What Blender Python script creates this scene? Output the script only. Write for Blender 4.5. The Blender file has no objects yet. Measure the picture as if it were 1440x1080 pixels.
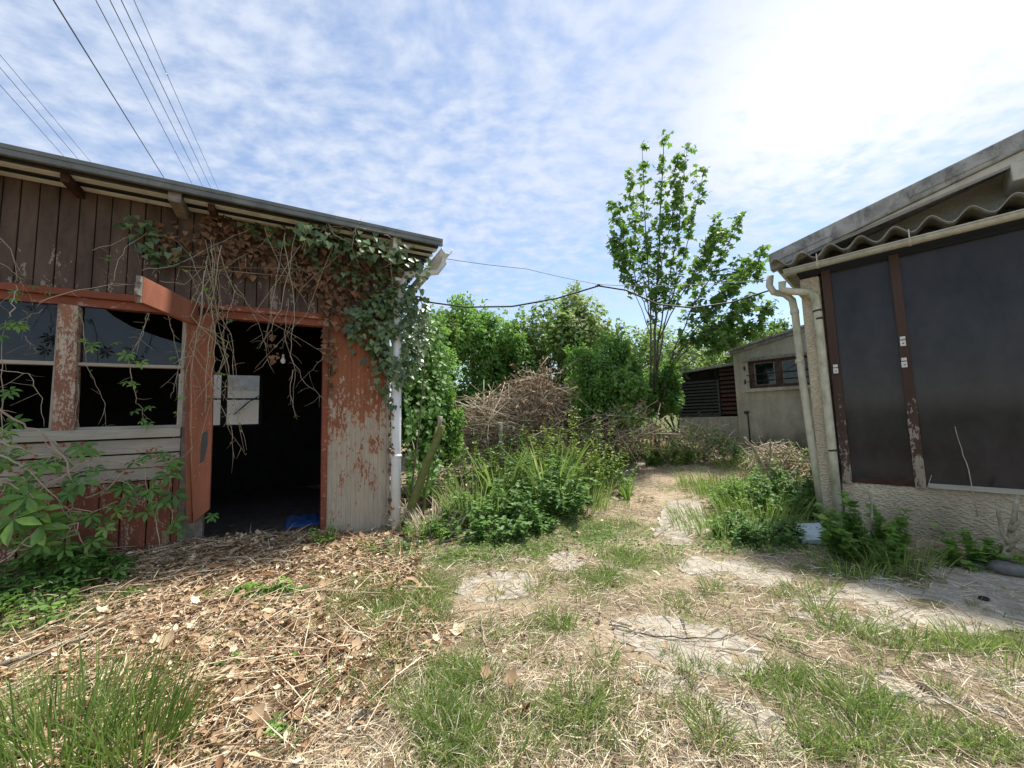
import bpy, math, random
import numpy as np
random.seed(7); RNG = np.random.default_rng(7)
U = RNG.uniform
scene = bpy.context.scene
COL = scene.collection

# ------------------------------------------------------------------ camera model
FPX = 540.0
PITCH = math.atan(48/540); ROLL = .03
fw = np.array([0, math.cos(PITCH), math.sin(PITCH)])
_r0 = np.array([1., 0, 0]); _u0 = np.array([0, -math.sin(PITCH), math.cos(PITCH)])
rt = _r0*math.cos(ROLL) - _u0*math.sin(ROLL); up = _u0*math.cos(ROLL) + _r0*math.sin(ROLL)
EYE = np.array([0, 0, 1.35])
def ray(x, y): return fw + rt*(x-720)/FPX - up*(y-540)/FPX
def at(x, y, d):
    """point of the place seen at photo pixel x, y, d metres ahead"""
    r = ray(x, y); return EYE + r*(d/r[1])
class Plane:
    """vertical facade plane; local x runs right along it, local y into the building, z up"""
    def __init__(s, base, az):
        a = math.radians(az); s.o = np.array([base[0], base[1], 0.]); s.u = np.array([math.sin(a), math.cos(a), 0])
        s.iny = np.array([-s.u[1], s.u[0], 0]); s.rz = math.pi/2 - a
    def loc(s, x, y, out=0.):
        d = ray(x, y); n = -s.iny; o = s.o + n*out
        t = ((o-EYE) @ n)/(d @ n); p = EYE + t*d - s.o
        return np.array([p @ s.u, -out, p[2]])
    def w(s, l): return s.o + s.u*l[0] + s.iny*l[1] + np.array([0, 0, l[2]])
    def wp(s, x, y, out=0.): return s.w(s.loc(x, y, out))
PL = Plane((-2.0652, 4.6639), 59.75)      # left shed front
PR = Plane((3.7409, 4.4934), 134.9)       # right house front
PS = Plane((6.2048, 11.0), 134.9)         # small outhouse front

# ------------------------------------------------------------------ numpy noise
_T = np.random.default_rng(3).random((256, 256))
def vnoise(x, y):
    xi = np.floor(x).astype(int); yi = np.floor(y).astype(int); fx = x-xi; fy = y-yi
    fx = fx*fx*(3-2*fx); fy = fy*fy*(3-2*fy)
    g = lambda a, b: _T[a & 255, b & 255]
    return (g(xi, yi)*(1-fx)+g(xi+1, yi)*fx)*(1-fy) + (g(xi, yi+1)*(1-fx)+g(xi+1, yi+1)*fx)*fy
def fbm(x, y, o=4):
    s = 0; a = .5
    for k in range(o): s = s + a*vnoise(x*2**k+17.3*k, y*2**k+5.1*k); a *= .5
    return s/(1-.5**o)
def sst(x, a, b):
    t = np.clip((x-a)/(b-a), 0, 1); return t*t*(3-2*t)
def planeuw(pl, x, y):
    dx = x-pl.o[0]; dy = y-pl.o[1]
    return dx*pl.u[0]+dy*pl.u[1], -(dx*pl.iny[0]+dy*pl.iny[1])
def GH(x, y):
    x = np.asarray(x, float); y = np.asarray(y, float)
    h = .2*sst(y, 5, 9) + .42*sst(y, 9, 12)
    u, w = planeuw(PL, x, y)
    h = h + .2*np.exp(-(np.clip(w, 0, 9)/.75)**2)*sst(w, -.35, -.05)*sst(-u, -.5, 1.2)
    h = h + .16*np.exp(-((x+.2)/1.2)**2-((y-7)/1.2)**2)
    h = h + .22*np.exp(-((x-4.3)/.6)**2-((y-6.0)/.7)**2)
    near = np.exp(-((x*x+y*y)/200.))
    h = h + .05*(fbm(x*.9+3, y*.9+8)-.5)*near + .035*(fbm(x*4+1, y*4+2)-.5)*near
    return h
def gpt(x, y):
    d = ray(x, y); z = 0.
    for _ in range(12):
        t = (z-EYE[2])/min(d[2], -1e-3); p = EYE+t*d; z = .5*z+.5*float(GH(p[0], p[1]))
    return np.array([p[0], p[1], float(GH(p[0], p[1]))])

# ------------------------------------------------------------------ mesh builder
class MB:
    def __init__(s): s.V = []; s.F = {}; s.n = 0; s.hard = False
    def add(s, V, F, c=None, m=0):
        V = np.asarray(V, float).reshape(-1, 3); s.V.append(V)
        for f in (F if isinstance(F, (list, tuple)) else [F]):
            f = np.atleast_2d(np.asarray(f, int)); k = f.shape[1]
            cc = np.full(len(f), .5) if c is None else np.broadcast_to(np.asarray(c, float), (len(f),))
            s.F.setdefault(k, []).append((f+s.n, cc, np.full(len(f), m)))
        s.n += len(V)
    def build(s, name, mats, parent=None, loc=None, rz=0, smooth=False, bevel=0):
        me = bpy.data.meshes.new(name)
        V = np.concatenate(s.V) if s.V else np.zeros((0, 3))
        me.vertices.add(len(V)); me.vertices.foreach_set('co', V.ravel())
        lv, lt, cs, ms = [], [], [], []
        for k, L in s.F.items():
            for f, c, m in L:
                lv.append(f.ravel()); lt.append(np.full(len(f), k)); cs.append(c); ms.append(m)
        lv = np.concatenate(lv); lt = np.concatenate(lt); cs = np.concatenate(cs); ms = np.concatenate(ms)
        me.loops.add(len(lv)); me.loops.foreach_set('vertex_index', lv.astype(np.int32))
        me.polygons.add(len(lt)); ls = np.concatenate([[0], np.cumsum(lt)[:-1]])
        me.polygons.foreach_set('loop_start', ls.astype(np.int32))
        try: me.polygons.foreach_set('loop_total', lt.astype(np.int32))
        except Exception: pass
        me.polygons.foreach_set('material_index', ms.astype(np.int32))
        me.polygons.foreach_set('use_smooth', np.full(len(lt), smooth or not s.hard))
        a = me.attributes.new('cv', 'FLOAT', 'FACE'); a.data.foreach_set('value', cs.astype(np.float32))
        for m in (mats if isinstance(mats, (list, tuple)) else [mats]): me.materials.append(m)
        me.update(calc_edges=True)
        o = bpy.data.objects.new(name, me); COL.objects.link(o)
        if parent: o.parent = parent
        if loc is not None: o.location = loc
        o.rotation_euler = (0, 0, rz)
        if bevel:
            b = o.modifiers.new('bevel', 'BEVEL'); b.width = bevel; b.segments = 1; b.limit_method = 'ANGLE'
        return o
    # shapes
    def prism(s, poly, y0, y1, c=None, m=0):
        """poly: (x, z) outline extruded from y0 to y1"""
        s.hard = True; n = len(poly); P = np.asarray(poly, float)
        A = 0.5*np.sum(P[:, 0]*np.roll(P[:, 1], -1)-np.roll(P[:, 0], -1)*P[:, 1])
        if A < 0: P = P[::-1]
        V = [(a, y0, b) for a, b in P]+[(a, y1, b) for a, b in P]
        F = [np.array([list(range(n))]), np.array([list(range(2*n-1, n-1, -1))])]
        F.append(np.array([[(i+1) % n, i, n+i, n+(i+1) % n] for i in range(n)]))
        s.add(V, F, c, m)
    def box(s, x0, x1, y0, y1, z0, z1, c=None, m=0, j=0.):
        s.hard = True; V = np.array([(x, y, z) for z in (z0, z1) for y in (y0, y1) for x in (x0, x1)], float)
        if j: V = V+U(-j, j, V.shape)
        s.add(V, np.array([[0, 2, 3, 1], [4, 5, 7, 6], [0, 1, 5, 4], [2, 6, 7, 3], [0, 4, 6, 2], [1, 3, 7, 5]]), c, m)
    def hexa(s, V8, c=None, m=0):
        s.hard = True
        s.add(V8, np.array([[0, 2, 3, 1], [4, 5, 7, 6], [0, 1, 5, 4], [2, 6, 7, 3], [0, 4, 6, 2], [1, 3, 7, 5]]), c, m)
    def flat(s, poly, t, c=None, m=0):
        """outline in world xyz (roughly level), thickened downwards by t"""
        s.hard = True; P = np.asarray(poly, float); n = len(P)
        A = 0.5*np.sum(P[:, 0]*np.roll(P[:, 1], -1)-np.roll(P[:, 0], -1)*P[:, 1])
        if A < 0: P = P[::-1]
        Q = P-np.array([0, 0, t]); cen = P.mean(0)
        V = np.concatenate([P, Q, [cen]])
        s.add(V, [np.array([[2*n, i, (i+1) % n] for i in range(n)]),
                  np.array([[(i+1) % n, i, n+i, n+(i+1) % n] for i in range(n)])], c, m)
    def tube(s, pts, r, sides=6, c=None, m=0, cap=True):
        P = np.asarray(pts, float); n = len(P); r = np.broadcast_to(np.asarray(r, float), (n,))
        T = np.gradient(P, axis=0); T /= np.linalg.norm(T, axis=1)[:, None]+1e-9
        ref = np.array([.31, .2, .93]) if abs(T[0][2]) < .8 else np.array([.9, .3, .1])
        N = np.cross(T, ref); N /= np.linalg.norm(N, axis=1)[:, None]+1e-9
        B = np.cross(T, N); a = np.arange(sides)/sides*2*math.pi
        ring = N[:, None, :]*np.cos(a)[None, :, None]+B[:, None, :]*np.sin(a)[None, :, None]
        V = (P[:, None, :]+ring*r[:, None, None]).reshape(-1, 3)
        i = np.arange(n-1)[:, None]*sides; k = np.arange(sides)[None, :]; k2 = (k+1) % sides
        F = np.stack([i+k, i+sides+k, i+sides+k2, i+k2], -1).reshape(-1, 4)
        L = [F]
        if cap: L += [np.array([list(range(sides))]), np.array([list(range(n*sides-1, (n-1)*sides-1, -1))])]
        s.add(V, L, c, m)
    def leaves(s, tpl, pos, nrm, tip, size, col, m=0):
        TV, TF = tpl; pos = np.asarray(pos, float); N = len(pos)
        if N == 0: return
        n = nrm/(np.linalg.norm(nrm, axis=1)[:, None]+1e-9)
        t = tip-n*np.sum(tip*n, 1)[:, None]; t /= np.linalg.norm(t, axis=1)[:, None]+1e-9
        b = np.cross(t, n); size = np.broadcast_to(np.asarray(size, float), (N,))
        V = pos[:, None, :]+size[:, None, None]*(TV[None, :, 0:1]*b[:, None, :]+TV[None, :, 1:2]*t[:, None, :]+TV[None, :, 2:3]*n[:, None, :])
        k = len(TV); V = V.reshape(-1, 3); off = (np.arange(N)*k)
        col = np.broadcast_to(np.asarray(col, float), (N,)); s.V.append(V)
        for f in TF:
            F = (f[None, :, :]+off[:, None, None]).reshape(-1, f.shape[1])
            s.F.setdefault(f.shape[1], []).append((F+s.n, np.repeat(col, len(f)), np.full(len(F), m)))
        s.n += len(V)
    def blades(s, base, direc, length, width, bend, col, m=0, seg=3, flatv=None):
        """grass blades: tapered strips; direc unit start direction, bend metres of sideways drift + droop"""
        N = len(base); t = np.linspace(0, 1, seg+1)
        d = direc/(np.linalg.norm(direc, axis=1)[:, None]+1e-9)
        side = np.cross(d, U(-1, 1, (N, 3))); side /= np.linalg.norm(side, axis=1)[:, None]+1e-9
        C = base[:, None, :]+d[:, None, :]*(length[:, None]*t[None, :])[:, :, None]+bend[:, None, :]*(t**2)[None, :, None]
        wd = width[:, None]*np.array([.7, 1, .7, .06] if seg == 3 else np.interp(t, [0, .3, .75, 1], [.8, 1, .7, .05]))[None, :]
        V = np.stack([C-side[:, None, :]*wd[:, :, None]*.5, C+side[:, None, :]*wd[:, :, None]*.5], 2).reshape(-1, 3)
        k = 2*(seg+1); q = np.arange(seg)*2
        tf = np.stack([q, q+1, q+3, q+2], -1)
        F = (tf[None]+(np.arange(N)*k)[:, None, None]).reshape(-1, 4)
        s.V.append(V); s.F.setdefault(4, []).append((F+s.n, np.repeat(np.broadcast_to(col, (N,)), seg), np.full(len(F), m))); s.n += len(V)

def tpl(outline, z=None, center=(0, .4)):
    """leaf outline -> fan round a centre"""
    o = np.array(outline, float); n = len(o)
    zz = np.zeros(n) if z is None else np.array(z, float)
    V = np.concatenate([np.column_stack([o, zz]), [[center[0], center[1], -.04]]])
    return V, [np.array([[n, i, (i+1) % n] for i in range(n)])]
T_SIMPLE = (np.array([(0, 0, 0), (.28, .42, .09), (0, 1, -.08), (-.28, .42, .09)]), [np.array([[0, 1, 2], [0, 2, 3]])])
T_NARROW = (np.array([(0, 0, 0), (.2, .45, .05), (0, 1, -.12), (-.2, .45, .05)]), [np.array([[0, 1, 2], [0, 2, 3]])])
T_IVY = tpl([(0, 0), (.22, -.12), (.5, .02), (.42, .3), (.3, .5), (0, 1), (-.3, .5), (-.42, .3), (-.5, .02), (-.22, -.12)], [0, .02, .09, .05, .02, -.06, .02, .05, .09, .02], (0, .3))
T_MAPLE = tpl([(0, 0), (.2, -.02), (.45, -.12), (.38, .14), (.62, .42), (.3, .48), (.22, .62), (0, 1), (-.22, .62), (-.3, .48), (-.62, .42), (-.38, .14), (-.45, -.12), (-.2, -.02)],
              [0, 0, -.08, .03, -.12, .04, .02, -.15, .02, .04, -.12, .03, -.08, 0], (0, .35))
T_DEAD = tpl([(0, 0), (.3, .12), (.34, .4), (.5, .52), (.25, .72), (.04, 1), (-.22, .75), (-.4, .6), (-.3, .36), (-.34, .14)], [.02, .16, .1, .26, .06, .2, .1, .22, .06, .18], (0, .45))
T_CURL = (np.array([(0, 0, .02), (.2, .2, .16), (.26, .55, .2), (.1, .85, .12), (0, 1, .2), (-.14, .8, .1), (-.24, .5, .22), (-.18, .2, .12), (0, .3, -.02), (.02, .65, -.04)]), [np.array([[0, 1, 8], [1, 2, 8], [2, 9, 8], [2, 3, 9], [3, 4, 9], [4, 5, 9], [5, 6, 9], [6, 8, 9], [6, 7, 8], [7, 0, 8]])])
T_NETTLE = tpl([(0, 0), (.3, .1), (.28, .25), (.36, .35), (.26, .5), (.27, .62), (.12, .8), (0, 1), (-.12, .8), (-.27, .62), (-.26, .5), (-.36, .35), (-.28, .25), (-.3, .1)], [0, .06, .02, .08, .03, .05, 0, -.12, 0, .05, .03, .08, .02, .06], (0, .42))
def palmate(k=5, w=.17):
    V = []; F = []
    for i in range(k):
        a = math.radians((i-(k-1)/2)*(230/(k-1) if k > 1 else 0)); L = 1-.1*abs(i-(k-1)/2)
        b = len(V); ca, sa = math.cos(a), math.sin(a)
        for (t, s_, z) in ((.04, 0, 0), (.3, .6, .03), (.6, 1, .03), (.85, .55, -.05), (1, 0, -.14), (.85, -.55, -.05), (.6, -1, .03), (.3, -.6, .03), (.55, 0, -.03)):
            x = s_*w; y = t*L; V.append((x*ca+y*sa, -x*sa+y*ca, z-.1*t*t))
        F += [[b+8, b+j, b+(j+1) % 8] for j in range(8)]
    return np.array(V), [np.array(F)]
T_PALM = palmate()

# ------------------------------------------------------------------ tags
def tag(o, label=None, cat=None, group=None, kind=None):
    if label: o['label'] = label
    if cat: o['category'] = cat
    if group: o['group'] = group
    if kind: o['kind'] = kind
    return o
def thing(name, label, cat, loc=(0, 0, 0), rz=0, group=None):
    o = bpy.data.objects.new(name, None); COL.objects.link(o); o.location = loc; o.rotation_euler = (0, 0, rz)
    o.empty_display_size = .1
    return tag(o, label, cat, group)

# ------------------------------------------------------------------ materials
def new_mat(name):
    m = bpy.data.materials.new(name); m.use_nodes = True; nt = m.node_tree; nt.nodes.clear()
    out = nt.nodes.new('ShaderNodeOutputMaterial')
    return m, nt, out
class NB:
    def __init__(s, nt): s.nt = nt
    def n(s, t, **k):
        o = s.nt.nodes.new('ShaderNode'+t)
        for a, v in k.items():
            if a.startswith('i_'):
                key = a[2:]; key = int(key) if key.isdigit() else key.replace('_', ' ')
                s.set(o.inputs[key], v)
            else: setattr(o, a, v)
        return o
    def set(s, inp, v):
        if hasattr(v, 'is_linked') or isinstance(v, bpy.types.NodeSocket): s.nt.links.new(v, inp)
        else: inp.default_value = v
    def noise(s, vec, scale, detail=5, rough=.6, dist=0.):
        return s.n('TexNoise', i_Vector=vec, i_Scale=scale, i_Detail=detail, i_Roughness=rough, i_Distortion=dist).outputs['Fac']
    def mapv(s, vec, sc=(1, 1, 1), loc=(0, 0, 0)):
        return s.n('Mapping', i_Vector=vec, i_Scale=sc, i_Location=loc).outputs[0]
    def ramp(s, fac, stops):
        r = s.n('ValToRGB', i_Fac=fac); e = r.color_ramp.elements
        while len(e) < len(stops): e.new(.5)
        for q, (p, c) in zip(e, stops): q.position = p; q.color = (*c, 1) if len(c) == 3 else c
        return r.outputs[0]
    def mix(s, fac, a, b):
        o = s.n('Mix', data_type='RGBA'); s.set(o.inputs[0], fac)
        for i, v in ((6, a), (7, b)):
            s.set(o.inputs[i], v if isinstance(v, bpy.types.NodeSocket) else (*v, 1))
        return o.outputs[2]
    def math(s, op, a, b=0., clamp=False):
        o = s.n('Math', operation=op, use_clamp=clamp); s.set(o.inputs[0], a); s.set(o.inputs[1], b); return o.outputs[0]
    def mr(s, v, a, b, c=0., d=1.):
        o = s.n('MapRange'); s.set(o.inputs[0], v)
        for i, q in enumerate((a, b, c, d)): o.inputs[i+1].default_value = q
        return o.outputs[0]
    def bump(s, h, st, dist=.02): return s.n('Bump', i_Strength=st, i_Distance=dist, i_Height=h).outputs[0]
    def bsdf(s, color, rough=.8, spec=.3, normal=None, metal=0.):
        o = s.n('BsdfPrincipled'); s.set(o.inputs['Base Color'], color if isinstance(color, bpy.types.NodeSocket) else (*color, 1))
        s.set(o.inputs['Roughness'], rough); s.set(o.inputs['Specular IOR Level'], spec); s.set(o.inputs['Metallic'], metal)
        if normal is not None: s.set(o.inputs['Normal'], normal)
        return o.outputs[0]
def surf(m, nt, out, sh): nt.links.new(sh, out.inputs[0]); return m
def m_leaf(name, stops, rough=.5, trans=.35, spec=.35):
    m, nt, out = new_mat(name); b = NB(nt)
    at_ = b.n('Attribute', attribute_name='cv').outputs['Fac']
    pos = b.n('NewGeometry').outputs['Position']
    f = b.math('ADD', at_, b.mr(b.noise(pos, 9, 3), .3, .7, -.12, .12))
    c = b.ramp(f, stops)
    p = b.bsdf(c, rough, spec)
    tc = b.mix(.35, c, (.16, .3, .02)) if trans else c
    t = b.n('BsdfTranslucent'); nt.links.new(tc, t.inputs[0])
    mx = b.n('MixShader'); mx.inputs[0].default_value = trans
    nt.links.new(p, mx.inputs[1]); nt.links.new(t.outputs[0], mx.inputs[2])
    return surf(m, nt, out, mx.outputs[0])
def m_attr(name, stops, rough=.85, scale=20, amp=.15, spec=.2, stretch=(1, 1, 1)):
    m, nt, out = new_mat(name); b = NB(nt)
    at_ = b.n('Attribute', attribute_name='cv').outputs['Fac']
    pos = b.mapv(b.n('TexCoord').outputs['Object'], stretch)
    nz = b.noise(pos, scale, 5)
    c = b.ramp(b.math('ADD', at_, b.mr(nz, .3, .7, -amp, amp)), stops)
    return surf(m, nt, out, b.bsdf(c, rough, spec, b.bump(nz, .4, .01)))
def m_plain(name, col, rough=.6, spec=.4, metal=0, var=.25, scale=6, bump=.1, dirt=None, dirtamt=.5):
    m, nt, out = new_mat(name); b = NB(nt)
    oc = b.n('TexCoord').outputs['Object']
    nz = b.noise(oc, scale, 6, .65); n2 = b.noise(oc, scale*9, 3)
    c = b.mix(b.mr(nz, .3, .7), tuple(x*(1-var) for x in col), tuple(min(1, x*(1+var)) for x in col))
    if dirt:
        c = b.mix(b.mr(b.noise(b.mapv(oc, (1, 1, .35)), scale*1.7, 8, .7), .48, .68, 0, dirtamt), c, dirt)
    return surf(m, nt, out, b.bsdf(c, b.mr(nz, .2, .8, rough-.1, min(1, rough+.12)), spec, b.bump(n2, bump, .01), metal))
def m_peel(name, paint, wood, bias, zgrad=None, grain=True, vert=True, scale=7., paint2=None):
    """weathered wood with paint flaking off; zgrad=(z_bare, z_painted) makes the low end barer"""
    m, nt, out = new_mat(name); b = NB(nt)
    oc = b.n('TexCoord').outputs['Object']
    st = (1, 1, .28) if vert else (.28, 1, 1)
    n1 = b.noise(b.mapv(oc, st), scale, 9, .72, .3)
    n2 = b.noise(b.mapv(oc, (3.2, 3.2, 1.6) if vert else (1.6, 3.2, 3.2)), scale*1.4, 7, .7)
    n4 = b.noise(b.mapv(oc, (9, 9, 7) if vert else (7, 9, 9)), scale*.9, 5, .7)
    f = b.math('ADD', b.math('ADD', b.math('MULTIPLY', n1, .48), b.math('MULTIPLY', n2, .36)), b.math('MULTIPLY', n4, .16))
    if zgrad:
        z = b.n('SeparateXYZ', i_0=oc).outputs[2]
        f = b.math('ADD', f, b.mr(z, zgrad[0], zgrad[1], .062, -.078))
    mask = b.mr(f, bias-.012, bias+.012)
    g = b.noise(b.mapv(oc, (150, 150, 3.2) if vert else (3.2, 150, 150)), 1.3, 4, .6)
    wc = b.mix(b.mr(g, .3, .7), tuple(x*.72 for x in wood), tuple(x*1.2 for x in wood)); wc = b.mix(b.mr(b.noise(b.mapv(oc, st), 3., 6, .7), .4, .7, 0, .5), wc, tuple(x*.5 for x in wood))
    p2 = paint2 or tuple(x*.62 for x in paint)
    pc = b.mix(b.mr(b.noise(b.mapv(oc, st), scale*.45, 6, .7), .35, .68), p2, paint)
    pc = b.mix(b.mr(n2, .62, .72), pc, tuple(x*.35 for x in paint))
    edge = b.math('MULTIPLY', b.mr(f, bias-.03, bias-.01), b.mr(f, bias+.012, bias+.0))
    pc = b.mix(b.math('MULTIPLY', edge, .6), pc, (.55, .45, .36))
    c = b.mix(mask, pc, wc)
    h = b.math('ADD', b.math('MULTIPLY', mask, -.6), b.math('MULTIPLY', g, .35))
    return surf(m, nt, out, b.bsdf(c, .78, .25, b.bump(h, .3, .003)))
def m_stucco(name, col, dark, scale=60, bumps=.7, streak=.6, dist=.02, green=None):
    m, nt, out = new_mat(name); b = NB(nt)
    oc = b.n('TexCoord').outputs['Object']
    vo = b.n('TexVoronoi', i_Vector=b.mapv(oc, (1, 1, 1.6)), i_Scale=scale).outputs['Distance']
    nz = b.noise(oc, scale*.6, 6, .7)
    h = b.math('ADD', b.math('MULTIPLY', vo, .7), nz)
    big = b.noise(b.mapv(oc, (1, 1, .4)), 2.1, 7, .7)
    c = b.mix(b.mr(big, .38, .68, 0, streak), col, dark)
    c = b.mix(b.mr(h, .5, 1.15, .35, 0), c, tuple(x*.4 for x in col))
    if green:
        z = b.n('SeparateXYZ', i_0=oc).outputs[2]
        c = b.mix(b.math('MULTIPLY', b.mr(z, green[0], green[1], .8, 0), b.mr(big, .3, .6)), c, (.09, .1, .04))
    return surf(m, nt, out, b.bsdf(c, .92, .15, b.bump(h, bumps, dist)))

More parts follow.
